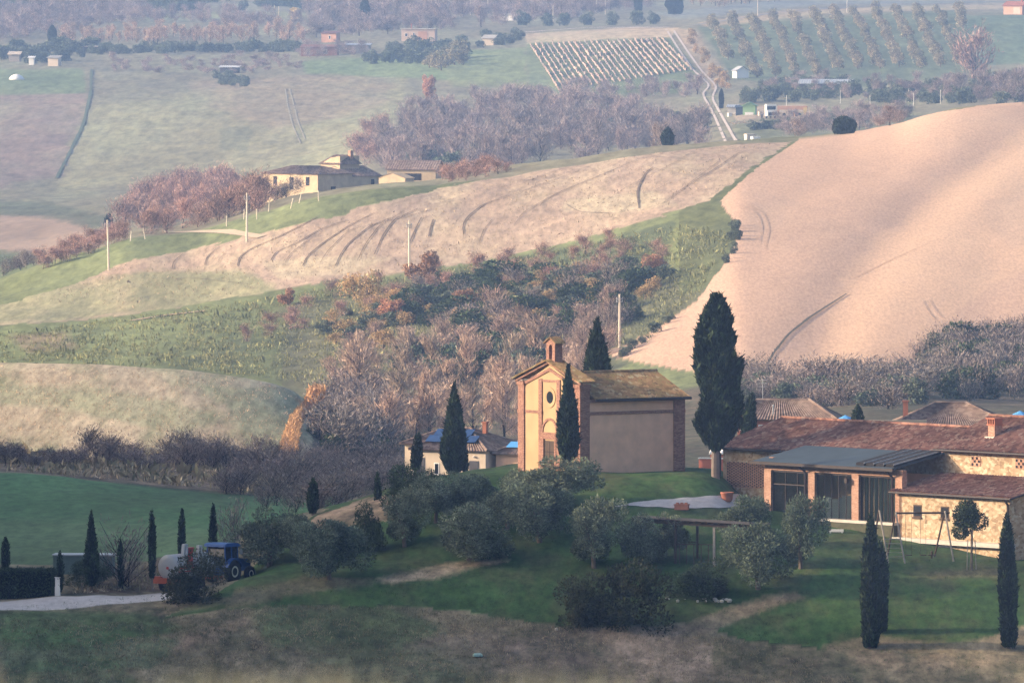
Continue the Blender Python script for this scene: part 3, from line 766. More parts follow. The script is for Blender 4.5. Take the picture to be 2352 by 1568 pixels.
# ------------------------------------------------------------------ the stone farm with the glazed annex
fo = gp(2065, 1234)
FA = math.radians(-50)
fh = empty('stone_farmhouse', fo, FA, 'long stone farmhouse with red tiled roofs, glazed brick annex and slate canopy', 'farmhouse')
DPT = -2.5
# low lean-to
b = MB(); b.bx(0, 13.4, 0, 5.2, DPT, 3.75); b.extr([(13.4, 0, 3.75), (13.4, 5.2, 3.75), (13.4, 5.2, 4.9)], (-13.4, 0, 0)); b.build('lean_to_wall', M['stone'], fh)
b = MB(); b.tiles((-.6, -.5, 3.75), (14.0, -.5, 3.75), (14.0, 5.2, 5.0), (-.6, 5.2, 5.0), .34, .055, .1); b.build('lean_to_roof', M['roof_red'], fh)
b = MB(); b.tube((-.6, -.58, 3.68), (14.0, -.58, 3.68), .10); b.tube((14.0, -.5, 3.7), (14.0, 5.2, 4.95), .09); b.build('gutter', M['gutter'], fh)
b = MB(); b.tube((13.2, -.5, 3.6), (13.2, -.18, 3.2), .1); b.tube((13.2, -.14, 3.2), (13.2, -.14, DPT), .1); b.build('downpipe', M['gutter'], fh)
for x in (1.8, 5.1):
    b = MB(); b.bx(x - .05, x + .95, -.04, -.003, 1.75, 2.75); w = b.build('window', M['wood'], fh)
    b = MB(); b.bx(x + .05, x + .85, -.06, -.04, 1.85, 2.65); b.build('pane', M['black'], w)
    b = MB(); b.bx(x - .1, x + 1.0, -.12, -.003, 1.62, 1.75); b.build('sill', M['wood'], w)
b = MB(); b.bx(-.1, 14.0, -.7, -.003, -.3, .06); b.build('paved_step', M['cement'], fh)
# tall block and long block
b = MB(); b.bx(-.5, 20, 5.21, 16.2, DPT, 7.1); b.extr([(20, 5.21, 7.1), (20, 16.2, 7.1), (20, 10.7, 9.3)], (-20.5, 0, 0)); b.build('tall_wall', M['stone'], fh)
b = MB()
b.tiles((-.9, 4.6, 7.0), (20.5, 4.6, 7.0), (20.5, 10.7, 9.45), (-.9, 10.7, 9.45), .34, .055, .1)
b.tiles((20.5, 16.8, 7.0), (-.9, 16.8, 7.0), (-.9, 10.7, 9.45), (20.5, 10.7, 9.45), .34, .055, .1)
b.tube((-.9, 10.7, 9.57), (20.5, 10.7, 9.57), .15, n=8)
tr = b.build('tall_roof', M['roof_red'], fh)
b = MB(); b.tube((-.9, 4.52, 6.95), (20.5, 4.52, 6.95), .10); b.build('gutter', M['gutter'], fh)
for x in (3.0, 8.3):
    b = MB(); b.bx(x, x + 1.1, 5.16, 5.207, 5.75, 6.55); v = b.build('brick_vent', M['brick'], fh)
    b = MB()
    for i in range(4):
        for j in range(3):
            if (i + j) % 2 == 0: b.bx(x + .06 + .26 * i, x + .06 + .26 * i + .2, 5.13, 5.16, 5.8 + .25 * j, 5.8 + .25 * j + .2)
    b.build('vent_holes', M['dark'], v)
b = MB(); b.bx(3.0, 3.8, 7.0, 7.75, 7.2, 9.0); c_ = b.build('chimney', M['brick'], fh)
b = MB(); b.bx(2.9, 3.9, 6.9, 7.85, 9.0, 9.1)
for i in range(4): b.bx(2.95 + .27 * i, 3.05 + .27 * i, 6.95, 7.8, 9.1, 9.5)
b.bx(2.85, 3.95, 6.85, 7.9, 9.5, 9.62); b.build('chimney_cap', M['terra'], c_)
b = MB(); b.bx(2.85, 3.95, 6.75, 7.9, 7.75, 8.1); b.build('chimney_foot', M['cement'], c_)
ZA = 1.2
b = MB(); b.bx(-27.7, -.51, 5.2, 16.0, DPT, 6.2); b.extr([(-27.7, 5.2, 6.2), (-27.7, 16, 6.2), (-27.7, 10.7, 8.2)], (27.19, 0, 0)); b.build('long_wall', M['stone'], fh)
b = MB()
b.tiles((-28.3, 4.6, 6.15), (-.92, 4.6, 6.15), (-.92, 10.7, 8.4), (-26.6, 10.7, 8.4), .34, .055, .1)
b.tiles((-.92, 16.8, 6.15), (-28.3, 16.8, 6.15), (-26.6, 10.7, 8.4), (-.92, 10.7, 8.4), .34, .055, .1)
b.tiles((-28.3, 16.8, 6.15), (-28.3, 4.6, 6.15), (-26.6, 10.7, 8.4), (-26.6, 10.7, 8.4), .34, .055, .1)
b.tube((-26.6, 10.7, 8.52), (-.9, 10.7, 8.52), .15, n=8); b.build('long_roof', M['roof_red'], fh)
b = MB(); b.tube((-28.3, 4.52, 6.1), (-16, 4.52, 6.1), .10); b.tube((-27.9, 4.52, 6.05), (-27.9, 5.05, 5.6), .1); b.tube((-27.9, 5.05, 5.6), (-27.9, 5.05, DPT), .11); b.build('downpipe', M['gutter'], fh)
b = MB(); b.bx(-27.2, -22.4, 5.16, 5.197, 2.9, 5.0); lat = b.build('brick_lattice', M['brick'], fh)
b = MB()
for i in range(18):
    for j in range(9):
        x = -27.1 + .26 * i; z = 2.98 + .225 * j + (.11 if i % 2 else 0)
        b.bx(x, x + .13, 5.13, 5.16, z, z + .12)
b.build('lattice_holes', M['dark'], lat)
b = MB(); b.bx(-22.9, -22.1, 5.12, 5.197, .2, 2.2); b.build('side_door', M['wood'], fh)
# annex: brick piers, glass bays, slate roof
PXs = (-16.6, -11.2, -5.8, -.5)
b = MB()
for i, x in enumerate(PXs): b.bx(x, x + .85, 0, .55, DPT, 4.9)
b.bx(-16.6, .35, .06, .5, 4.9, 5.45)
b.bx(-16.6, -16.1, .55, 5.19, DPT, 5.9)
b.build('brick_piers', M['brick'], fh)
bays = [(PXs[i] + .85, PXs[i + 1]) for i in range(3)]
for i, (x0, x1) in enumerate(bays):
    b = MB(); b.bx(x0, x1, .30, .33, ZA, 4.9); g = b.build('glazing', M['glass'], fh)
    b = MB()
    n = (3, 5, 4)[i]
    for k in range(n + 1): x = x0 + (x1 - x0 - .07) * k / n; b.bx(x, x + .05, .24, .29, ZA, 4.9)
    if i == 0: b.bx(x0, x1, .21, .285, 3.7, 3.8)
    b.bx(x0, x1, .21, .285, 4.75, 4.9)
    b.build('glazing_bars', M['gutter'], g)
b = MB(); b.bx(-16.0, .3, 4.9, 5.15, ZA - .1, 4.9); b.bx(-16.0, .3, .6, 4.9, ZA - .15, ZA - .05); b.build('inner_room', M['plaster'], fh)
b = MB()
for k in range(7): x = -4.8 + .6 * k; b.tube((x, .75, ZA), (x, .75, 4.8), .16, n=6)
b.build('curtain', plain('green_grey_curtain', (.16, .18, .15), .9, .2, 2), fh)
b = MB(); b.bx(-17.2, -.1, -.5, .02, ZA - .22, ZA); b.build('terrace_step', M['cement'], fh)
b = MB(); b.bx(-17.1, -.2, -.4, .02, DPT, ZA - .223); b.build('terrace_wall', plain('mossy_base', (.075, .075, .045), .95, .3, 2), fh)
b = MB(); b.extr([(-17.3, -.8, 5.45), (-.2, -.8, 5.45), (-.2, 5.15, 6.55), (-17.3, 5.15, 6.55)], (0, 0, .14)); sl = b.build('slate_roof', M['slate'], fh)
b = MB(); b.bx(-17.35, 0.2, -.92, -.802, 5.36, 5.6); b.build('roof_edge', M['gutter'], fh)
for k, x in enumerate((-4.9, -3.7, -2.5, -1.3)):
    b = MB()
    y0, y1 = -.3, 4.9
    z0, z1 = 5.6 + .092 + .0, 5.6 + 1.05
    b.extr([(x, y0, z0), (x + .95, y0, z0), (x + .95, y1, z1), (x, y1, z1)], (0, 0, .22)); s_ = b.build('skylight', M['dark'], fh)
    b = MB(); b.extr([(x + .95, y0, z0 + .15), (x + .98, y0, z0 + .15), (x + .98, y1, z1 + .15), (x + .95, y1, z1 + .15)], (0, 0, .1)); b.build('skylight_edge', M['metal'], s_)
for x in (-11.35, -.7):
    b = MB(); b.tube((x, -.85, 5.4), (x, -.15, 4.9), .09); b.tube((x, -.12, 4.9), (x, -.12, 0), .11); b.build('downpipe', M['gutter'], fh)
b = MB(); b.tube((-6.0, -.1, 4.7), (-6.0, -.35, 4.75), .03); b.bx(-6.15, -5.85, -.5, -.2, 4.2, 4.6); b.build('wall_lantern', M['gutter'], fh)
# white folded garden chairs behind the glass
chm = MB()
chm.bx(-.35, .35, -.03, .03, 0, 1.5)
for k in range(6): chm.bx(-.3, .3, -.07, -.03, .15 + .22 * k, .27 + .22 * k)
for k, (x, h) in enumerate(((-9.6, 1.0), (-8.9, .92), (-7.6, 1.1), (-8.2, 1.0))):
    p = Matrix.Rotation(FA, 4, 'Z') @ Vector((x, .9 + .1 * k, ZA - .05))
    o = chm.build('garden_chair', M['white'], None, loc=Vector(fo) + p, rz=FA + .3 * k); o.scale = (h, h, h * 1.15)
    tag(o, 'white slatted garden chair folded upright behind the middle glass bay', 'chair', 'folded white chairs inside the annex')

# ------------------------------------------------------------------ plainer houses
def house(name, label, cat, pos, a, L, D, Hh, rise, kind, wall, roof, wins=(), doors=(), chim=(), ov=.35, pitch=.34, ends=(), right=(), base=3.0, group=None):
    """front is y=0 (x from 0 to L); wins (x, z, w, h) on the front; right: same on the x=L end"""
    t = empty(name, pos, math.radians(a), label, cat, group)
    b = MB(); b.bx(0, L, 0, D, -base, Hh)
    if kind == 'gable': b.extr([(0, 0, Hh), (0, D, Hh), (0, D / 2, Hh + rise)], (L, 0, 0))
    if kind == 'gable_y': b.extr([(0, 0, Hh), (L, 0, Hh), (L / 2, 0, Hh + rise)], (0, D, 0))
    if kind == 'shed': b.extr([(0, 0, Hh), (0, D, Hh), (0, D, Hh + rise)], (L, 0, 0))
    b.build('wall', wall, t)
    b = MB(); z = Hh + .03; k = rise / (D / 2); e = z - ov * k
    T = lambda *q: b.tiles(*q, pitch, .045, .09)
    if kind == 'gable':
        T((-ov, -ov, e), (L + ov, -ov, e), (L + ov, D / 2, z + rise), (-ov, D / 2, z + rise)); T((L + ov, D + ov, e), (-ov, D + ov, e), (-ov, D / 2, z + rise), (L + ov, D / 2, z + rise))
    elif kind == 'gable_y':
        k = rise / (L / 2); e = z - ov * k
        T((-ov, D + ov, e), (-ov, -ov, e), (L / 2, -ov, z + rise), (L / 2, D + ov, z + rise)); T((L + ov, -ov, e), (L + ov, D + ov, e), (L / 2, D + ov, z + rise), (L / 2, -ov, z + rise))
    elif kind == 'hip':
        h_ = min(D / 2, L / 2 - .05)
        r0, r1 = (h_, D / 2, z + rise), (L - h_, D / 2, z + rise)
        T((-ov, -ov, e), (L + ov, -ov, e), r1, r0); T((L + ov, D + ov, e), (-ov, D + ov, e), r0, r1)
        T((L + ov, -ov, e), (L + ov, D + ov, e), r1, r1); T((-ov, D + ov, e), (-ov, -ov, e), r0, r0)
        for p, q in (((-ov, -ov, e), r0), ((L + ov, -ov, e), r1), (r0, r1), ((L + ov, D + ov, e), r1)):
            b.tube((p[0], p[1], p[2] + .12), (q[0], q[1], q[2] + .12), .13, n=6)
    elif kind == 'shed':
        k = rise / D; T((-ov, -ov, z - ov * k), (L + ov, -ov, z - ov * k), (L + ov, D + ov, z + rise + ov * k), (-ov, D + ov, z + rise + ov * k))
    else: b.bx(-ov, L + ov, -ov, D + ov, Hh, Hh + .15)
    r_ = b.build('roof', roof, t)
    for (x, z0, w, h) in wins:
        b = MB(); b.bx(x, x + w, -.05, -.003, z0, z0 + h); f = b.build('window', M['white'] if wall is not M['stone_far'] else M['wood'], t)
        b = MB(); b.bx(x + .1, x + w - .1, -.07, -.05, z0 + .1, z0 + h - .1); b.build('pane', M['black'], f)
    for (y, z0, w, h) in right:
        b = MB(); b.bx(L + .003, L + .06, y, y + w, z0, z0 + h); b.build('window', M['dark'], t)
    for (x, z0, w, h, m) in doors:
        b = MB(); b.bx(x, x + w, -.06, -.003, z0, z0 + h); b.build('door', M[m], t)
    for (x, y, z0, z1, w) in chim:
        b = MB(); b.bx(x, x + w, y, y + w, z0, z1); b.bx(x - .08, x + w + .08, y - .08, y + w + .08, z1, z1 + .12); b.build('chimney', M['terra'], r_)
    return t, r_

# white house with solar panels
wp = gt(949, 1112); wp.z = ray(949, 1120, 1112)[2]
wh, wr = house('white_house', 'cream house with solar panels on its hipped roof behind the tall cypress', 'house', wp, -25, 7.6, 5.6, 3.75, 1.45, 'hip', M['cream'], M['roof_old'],
   doors=[(.25, .9, .95, 2.0, 'shutter'), (5.9, .6, .95, 2.1, 'shutter')], wins=[(2.2, 1.3, .55, 1.15)], chim=[(2.7, 3.6, 4.9, 6.1, .35)], pitch=.3)
k = 1.45 / 2.8
for i in range(4):
    for j in range(2):
        x = 1.0 + .35 * j + 1.32 * i; y = .55 + 1.08 * j
        if i == 3 and j == 1: continue
        z = 3.78 + y * k + .34
        b = MB(); b.extr([(x, y, z), (x + 1.29, y, z), (x + 1.29, y + 1.05, z + 1.05 * k), (x, y + 1.05, z + 1.05 * k)], (0, 0, .05)); b.build('solar_panel', M['solar'], wr)
b = MB()
for x, z in ((.55, 3.15), (6.4, 3.0)): b.lathe([(.03, 0), (.14, .08), (.03, .2)], 8, (x, -.12, z))
b.build('wall_lamp', M['white'], wh)
p2 = wp + Matrix.Rotation(math.radians(-25), 4, 'Z') @ Vector((-2.6, 3.6, 0))
house('back_wing', 'cream rear wing with a grey tiled roof behind the solar roofed house', 'house', p2, -25, 8.5, 6, 4.05, 1.25, 'hip', M['cream'], M['roof_old'], chim=[(7.0, 2.5, 5, 6.0, .4)], pitch=.3)
p3 = wp + Matrix.Rotation(math.radians(-25), 4, 'Z') @ Vector((8.1, 1.2, 0))
t3, r3 = house('side_wing', 'shaded low wing with one blue rooflight beside the cream house', 'house', p3, -25, 3.2, 4.5, 3.4, .9, 'hip', M['plaster'], M['roof_old'], pitch=.3)
b = MB(); b.extr([(.7, .8, 3.95), (2.3, .8, 3.95), (2.3, 1.9, 4.4), (.7, 1.9, 4.4)], (0, 0, .06)); b.build('solar_panel', M['blue'], r3)
# red house
rp = gt(1694, 1065); rp.z = ray(1694, 1136, 1065)[2]
rh, rr = house('red_house', 'brick red two storey house with hipped brown roof behind the big cypress', 'house', rp, -6, 3.3, 7.0, 6.85, .02, 'flat', M['redwall'], M['roof_old'],
   wins=[(.15, 5.85, .42, .5), (1.9, 5.75, .55, .65)], doors=[(.7, 5.1, .3, 1.5, 'white'), (2.5, 5.7, .3, .75, 'redpaint')], ov=0, pitch=.3)
b = MB(); b.bx(3.303, 8.7, 0, 7, -3, 6.85); b.build('cream_wall', M['cream'], rh)
b = MB(); z = 6.95; e = 6.8
r0, r1 = (1.4, 3.5, 8.45), (6.2, 3.5, 8.45)
for q in (((-.4, -.4, e), (9.1, -.4, e), r1, r0), ((9.1, 7.4, e), (-.4, 7.4, e), r0, r1), ((9.1, -.4, e), (9.1, 7.4, e), r1, r1), ((-.4, 7.4, e), (-.4, -.4, e), r0, r0)): b.tiles(*q, .28, .04, .1)
b.tube((9.1, -.4, e + .15), (6.2, 3.5, 8.6), .14, n=6); b.tube(r0, r1, .2, n=6); b.build('hip_roof', M['roof_old'], rh)
b = MB(); b.tube((3.2, .5, 6.9), (3.2, .5, 8.0), .05); b.lathe([(.02, 0), (.12, .1), (.02, .22)], 8, (3.2, .5, 8.0)); b.build('roof_vent', M['metal'], rh)
b = MB(); b.tube((2.0, 3.5, 8.3), (2.0, 3.5, 10.4), .03)
for z in (9.7, 10.0, 10.3): b.tube((1.6, 3.5, z), (2.4, 3.5, z), .02)
b.build('aerial', M['metal'], rh)
lp = gt(1631, 1045); lp.z = ray(1631, 1110, 1045)[2]
lw, lr = house('red_outbuilding', 'low red outbuilding with stepped white coping beside the big cypress trunk', 'outbuilding', lp, -6, 3.0, 3.0, 2.6, .5, 'shed', M['redwall'], M['white'], wins=[(1.4, 1.3, 1.2, .9)], ov=.1)
gw = gp(1605, 1086); gw = gt(1605, 1000); gw.z = ray(1605, 1100, 1000)[2]
b = MB(); b.bx(0, 2.8, 0, .3, -1, 1.75); rw_ = b.build('garden_wall', M['redwall'], None, loc=gw, rz=math.radians(-20)); tag(rw_, 'low salmon red garden wall at the edge of the lawn', 'wall')
b = MB(); b.bx(-.05, 2.85, -.06, .36, 1.753, 1.85); b.build('coping', M['white'], rw_)
# second roof on the right
qp = gt(2040, 1125); qp.z = ray(2040, 1141, 1125)[2]
house('tiled_roof_house', 'house with a broad striped hip roof rising behind the farm roofs', 'house', qp, -2, 12.0, 9.0, 6.7, 2.05, 'hip', M['cream'], M['roof_old'], chim=[(1.4, 3.5, 7.0, 9.0, .5)], pitch=.28, ov=.5)
pv = gt(1985, 1085); pv.z = ray(1985, 1110, 1085)[2]
b = MB(); b.bx(-1.5, 6, 0, .3, -2, 5.6); o = b.build('courtyard_wall', plain('pale_yard_wall', (.44, .36, .26), .95, .12, .8), None, loc=pv + Vector((0, 6, 0)), rz=.03); tag(o, 'pale yard wall between the two distant tiled roofs', 'wall')
# blue parasols
pm = MB(); pm.lathe([(1.25, 2.15), (1.22, 2.2), (.6, 2.5), (.03, 2.75)], 8)
def parasol(u, pyt, Y, lab):
    top = ray(u, pyt, Y); t = empty('parasol', Vector((top[0], top[1], top[2] - 2.75)), .3, lab, 'parasol', 'blue parasols behind the farm roofs')
    pm.build('canopy', M['blue'], t)
    b = MB(); b.tube((0, 0, -3.0), (0, 0, 2.6), .05); b.build('pole', M['white'], t)
parasol(1942, 953, 1048, 'blue parasol beside the small dark cypress behind the farm roof')
parasol(2343, 943, 1048, 'blue parasol half hidden behind the farm chimney')

# ------------------------------------------------------------------ farmhouse on the ridge behind
rp = gt(730, ymap(2205)); rp.z = ray(730, 466, ymap(2205))[2]
ff, fr = house('ruined_farmhouse', 'large old stone farmhouse with a sunlit front and blue shaded side beyond the stubble', 'farmhouse', rp, -45, 0.1, .1, .1, .1, 'none', M['stone_far'], M['roof_old'])
for ch_ in list(ff.children): bpy.data.objects.remove(ch_, do_unlink=True)
b = MB(); b.bx(-14.8, 0, 0, 9, -5, 5.4); b.build('front_wall', M['stone_far'], ff)
b = MB(); b.bx(-.4, -.003, 9.003, 16.5, -5, 4.8); b.bx(-10, -.4, 9.003, 16.5, -5, 4.75); b.build('side_wing_wall', M['stone_far'], ff)
b = MB(); b.tiles((-15.2, -.4, 5.3), (.4, -.4, 5.3), (-3.5, 4.5, 6.7), (-11.5, 4.5, 6.7), .5, .06, .1); b.tiles((.4, -.4, 5.3), (.4, 9.4, 5.3), (-3.5, 4.5, 6.7), (-3.5, 4.5, 6.7), .5, .06, .1)
b.tiles((.4, 9.4, 5.3), (-15.2, 9.4, 5.3), (-11.5, 4.5, 6.7), (-3.5, 4.5, 6.7), .5, .06, .1); b.build('front_roof', M['roof_old'], ff)
b = MB(); b.tiles((.3, 9.0, 4.75), (.3, 16.9, 4.75), (-5, 16.9, 6.6), (-5, 9.0, 6.6), .5, .06, .1); b.tiles((-10.4, 16.9, 4.75), (-10.4, 9.0, 4.75), (-5, 9.0, 6.6), (-5, 16.9, 6.6), .5, .06, .1); b.build('wing_roof', M['roof_old'], ff)
b = MB(); b.bx(-8.6, -3.4, 9.1, 14.2, 4, 7.0); b.extr([(-8.6, 9.1, 7.0), (-3.4, 9.1, 7.0), (-3.4, 9.1, 8.6), (-6.0, 9.1, 8.2)], (0, 5.1, 0)); tw = b.build('dovecote_tower', M['stone_far'], ff)
b = MB(); b.tiles((-9.0, 8.8, 7.0), (-3.0, 8.8, 7.0), (-3.4, 11.7, 8.7), (-7.4, 11.7, 8.7), .5, .06, .1); b.tiles((-3.0, 8.8, 7.0), (-3.0, 14.6, 7.0), (-3.4, 11.7, 8.7), (-3.4, 11.7, 8.7), .5, .06, .1)
b.build('tower_roof', M['roof_old'], tw)
b = MB(); b.bx(-3.6, -2.9, 11.4, 12.1, 8.0, 9.6); b.build('chimney', M['brick'], tw)
for x, z, w, h in ((-12.0, 3.2, .9, 1.6), (-7.6, 2.4, 1.0, 2.3), (-3.2, 3.2, .9, 1.6), (-3.0, .3, 1.0, 1.4)):
    b = MB(); b.bx(x, x + w, -.08, -.003, z, z + h); b.build('window', M['dark'], ff)
b = MB(); b.bx(.003, .08, 3.4, 4.6, -3, 3.0); b.build('barn_opening', M['dark'], ff)
b = MB(); b.bx(.003, .08, 14.0, 14.8, 2.4, 4.2); b.build('side_window', M['dark'], ff)
ff.scale = (1.075,) * 3
rb, _ = house('ridge_barn', 'long low stone barn with a grey tiled roof beside the old farmhouse', 'barn', Vector(ray(889, 415, ymap(2235))), -14, 9.6, 6.5, 2.2, 1.55, 'gable', M['stone_far'], M['roof_old'], pitch=.5, doors=[(2.2, .1, 4.5, 1.3, 'dark')])
rb.scale = (1.08,) * 3
house('ridge_shed', 'small sunlit stone shed with a sloping top in front of the ridge barn', 'shed', Vector(ray(870, 437, ymap(2190))), -35, 6.5, 3, 2.4, 1.0, 'gable_y', M['stone_far'], M['stone_far'], pitch=.5, wins=(), ov=.1)

# ------------------------------------------------------------------ huts, sheds and houses on the far slope
def at(u, py): return gp(u, py, 2300)
def FS_(p): return fsc(p.y)
def far(name, label, cat, u, py, w, d, h, rise, kind, wall, roof, a=-20, **k):
    t, r_ = house(name, label, cat, at(u, py), a, w, d, h, rise, kind, M[wall], M[roof], pitch=.6, **k)
    f = fsc(t.location.y); t.scale = (f, f, f); return t, r_
M['pinkwall'] = plain('pink_wall', (.60, .45, .36), .9, .08)
M['greenpaint'] = plain('green_paint', (.26, .42, .22), .7, .1)
M['orangewall'] = plain('orange_wall', (.54, .31, .22), .9, .1)
M['rust'] = plain('rusty_sheet', (.26, .13, .10), .9, .25)
M['yellow'] = plain('yellow_paint', (.68, .50, .22), .6, .1)
far('pink_house', 'flat topped pink house with an orange door high on the far slope', 'house', 922, 95, 9.6, 5, 3.4, .15, 'flat', 'pinkwall', 'cement', -8, wins=[(1.0, 1.3, .7, 1.0), (3.3, 1.3, .5, 1.1)], doors=[(4.8, .2, 2.6, 2.6, 'orangewall')], chim=[(2.4, 2, 3.4, 4.8, .35)])
far('cream_hut', 'small cream hut with a lean roof right of the pink house', 'hut', 1108, 105, 3.2, 3, 2.0, .8, 'shed', 'cream', 'cement', -15)
far('shanty', 'rambling row of rusty sheds and patched roofs on the far slope', 'shed', 692, 130, 10, 4, 2.6, .5, 'shed', 'rust', 'rust', -6, wins=[(1.5, .6, .9, 1.3), (6, .6, 1.2, 1.3)])
far('shanty_annex', 'low dark shed joined to the right of the rusty shed row', 'shed', 782, 124, 8, 4, 2.4, .4, 'shed', 'palewood', 'metal', -6)
far('orange_hut', 'orange hut with one dark window above the rusty sheds', 'hut', 738, 98, 4.5, 3.5, 2.6, .5, 'shed', 'orangewall', 'rust', -18, wins=[(2.2, .9, .6, 1.1)])
far('plank_hut', 'pale square hut at the left of the far slope', 'hut', 110, 152, 2.9, 3, 2.2, .5, 'shed', 'cream', 'cement', -15)
far('white_hut', 'tiny white cabin left of the pale square hut', 'hut', 66, 150, 1.4, 1.4, 2.0, .3, 'shed', 'white', 'white', -10)
far('yellow_tower', 'bright yellow wall of a small tower house near the skyline', 'house', 668, 44, 2.2, 2, 3.0, .5, 'gable_y', 'yellow', 'yellow', -20)
far('sunlit_cabin', 'small sunlit white cabin among the orchards at upper left', 'hut', 260, 44, 2.2, 2, 2.0, .5, 'shed', 'white', 'cream', -30)
far('skyline_cabin', 'little white cabin right of the tall skyline cypress', 'hut', 1155, 48, 3.0, 2, 1.6, .4, 'gable_y', 'white', 'white', -15)
far('white_shed', 'bluish white shed with a pitched roof in the olive grove', 'shed', 1692, 180, 3.4, 3, 2.0, 1.0, 'gable_y', 'white', 'metal', 20)
far('long_shed', 'long open shed with a pale metal roof below the olive grove', 'shed', 1836, 214, 13, 4.5, 2.3, .9, 'shed', 'shutter', 'metal', -6)
far('green_shed', 'pale green gabled shed beside the scrap yard', 'shed', 1706, 265, 2.9, 3, 2.2, .7, 'gable_y', 'greenpaint', 'greenpaint', -8, doors=[(.5, .0, 2.0, .7, 'white')])
far('grey_shed', 'small grey shed left of the pale green shed', 'shed', 1671, 265, 2.2, 2.5, 1.9, .4, 'shed', 'cement', 'metal', -8)
far('blue_shed', 'dark blue shed between the grey and the green sheds', 'shed', 1690, 266, 1.8, 2.5, 1.9, .35, 'shed', 'slate', 'slate', -8)
far('skyline_house', 'salmon pink house with a red roof at the top right corner', 'house', 2305, 34, 6.0, 5, 2.6, 1.1, 'gable', 'orangewall', 'terra', -30, doors=[(3.2, .2, 2.2, 2.0, 'pinkwall')], chim=[(4.4, 2.2, 3, 4.4, .5)])
far('brick_shed', 'brick red shed right of the round pink tree', 'shed', 2236, 205, 4.2, 3, 2.6, .3, 'shed', 'rust', 'rust', -10)
far('fence_hut', 'row of low blackish huts in the thicket beside the long hedge', 'hut', 505, 168, 5, 3, 1.5, .3, 'shed', 'shutter', 'white', -8)
far('roadside_cabin', 'pale cabin at the end of the lane under the hedge', 'hut', 20, 142, 3, 2, 2.0, .6, 'shed', 'palewood', 'cream', -8)
far('flat_barn', 'low barn with a flat pale roof left of the dark conifer', 'barn', 178, 118, 9, 4, 1.2, .3, 'shed', 'shutter', 'cream', -4)
# white dome of a covered heap
p = at(38, 183); b = MB(); b.lathe([(2.1, -.3), (2.0, .3), (1.6, .85), (.9, 1.3), (.05, 1.5)], 16); o = b.build('covered_heap', M['white'], None, True, p); o.scale = (FS_(p),) * 3; tag(o, 'white sheeted heap on the grass at far left', 'heap')
# truck, loader and odds and ends in the yard
tp = at(1768, 272); FS = fsc(tp.y); t = empty('lorry', tp, math.radians(-80), 'white lorry cab facing down the slope in the scrap yard', 'lorry'); t.scale = (FS,) * 3
b = MB(); b.bx(0, 2.0, -1.15, 1.15, .6, 3.2); b.extr([(2.0, -1.1, .6), (2.0, 1.1, .6), (2.0, 1.1, 1.8), (2.0, -1.1, 1.8)], (.7, 0, -.05)); b.build('cab', M['white'], t)
b = MB(); b.bx(2.003, 2.03, -1.0, 1.0, 2.0, 2.8); b.build('windscreen', M['black'], t)
b = MB(); b.bx(2.703, 2.74, -.8, .8, .7, 1.4); b.build('grille', M['dark'], t)
b = MB(); b.bx(-6, -.02, -1.2, 1.2, .8, 1.0); b.build('flat_bed', M['shutter'], t)
for x, y in ((1.2, -1.0), (1.2, 1.0), (-4.2, -1.0), (-4.2, 1.0)):
    b = MB(); b.lathe([(.1, -.14), (.5, -.14), (.5, .14), (.1, .14)], 14, (x, y, .5), 'y'); b.build('wheel', M['tyre'], t)
tl = at(1786, 268); t = empty('trailer', tl, math.radians(-4), 'orange brown trailer box behind the white lorry cab', 'trailer'); t.scale = (FS,) * 3
b = MB(); b.bx(0, 6.8, 0, 2.2, 1.6, 2.4); b.bx(0, .2, 0, 2.2, .3, 1.6); b.build('box_body', M['orangewall'], t)
b = MB(); b.bx(6.0, 6.8, -.2, 2.0, .3, 2.1); b.build('tail_tarp', M['yellow'], t)
for x in (1.5, 5.0):
    b = MB(); b.lathe([(.1, -.12), (.42, -.12), (.42, .12), (.1, .12)], 12, (x, .2, .42), 'y'); b.build('wheel', M['tyre'], t)
cb = MB(); cb.bx(-.9, .9, -.9, .9, 0, 1.5); cb.extr([(-.95, -.95, 1.5), (.95, -.95, 1.5), (.95, .95, 1.5), (-.95, .95, 1.5)], (0, 0, .2))
for u, py, s, mm, lab in ((1722, 327, 1.0, 'cream', 'cream tank box standing behind the hill crest beside the lane'), (1735, 330, .85, 'white', 'white tank box right of the cream one behind the hill crest'),
   (1787, 326, .5, 'white', 'tiny white box at the right of the dark hut behind the crest'), (1747, 266, .55, 'cream', 'pale drum between the green shed and the lorry'), (1676, 268, .5, 'white', 'small white drum under the grey shed'), (1828, 268, .55, 'orangewall', 'orange bin right of the trailer')):
    o = cb.build('tank_box', M[mm], None, loc=at(u, py), rz=.3); s *= FS; o.scale = (s, s, s); tag(o, lab, 'tank', 'boxes around the scrap yard')
rub = MB()
for i in range(90):
    x, y, s = random.uniform(-7, 7), random.uniform(-14, 14), random.uniform(.12, .45); rub.bx(x, x + s * 1.5, y, y + s, -.3, s * .8)
o = rub.build('rubble', plain('pale_rubble', (.52, .42, .32), .95, .3, .6), None, loc=at(1735, 282)); tag(o, kind='stuff')
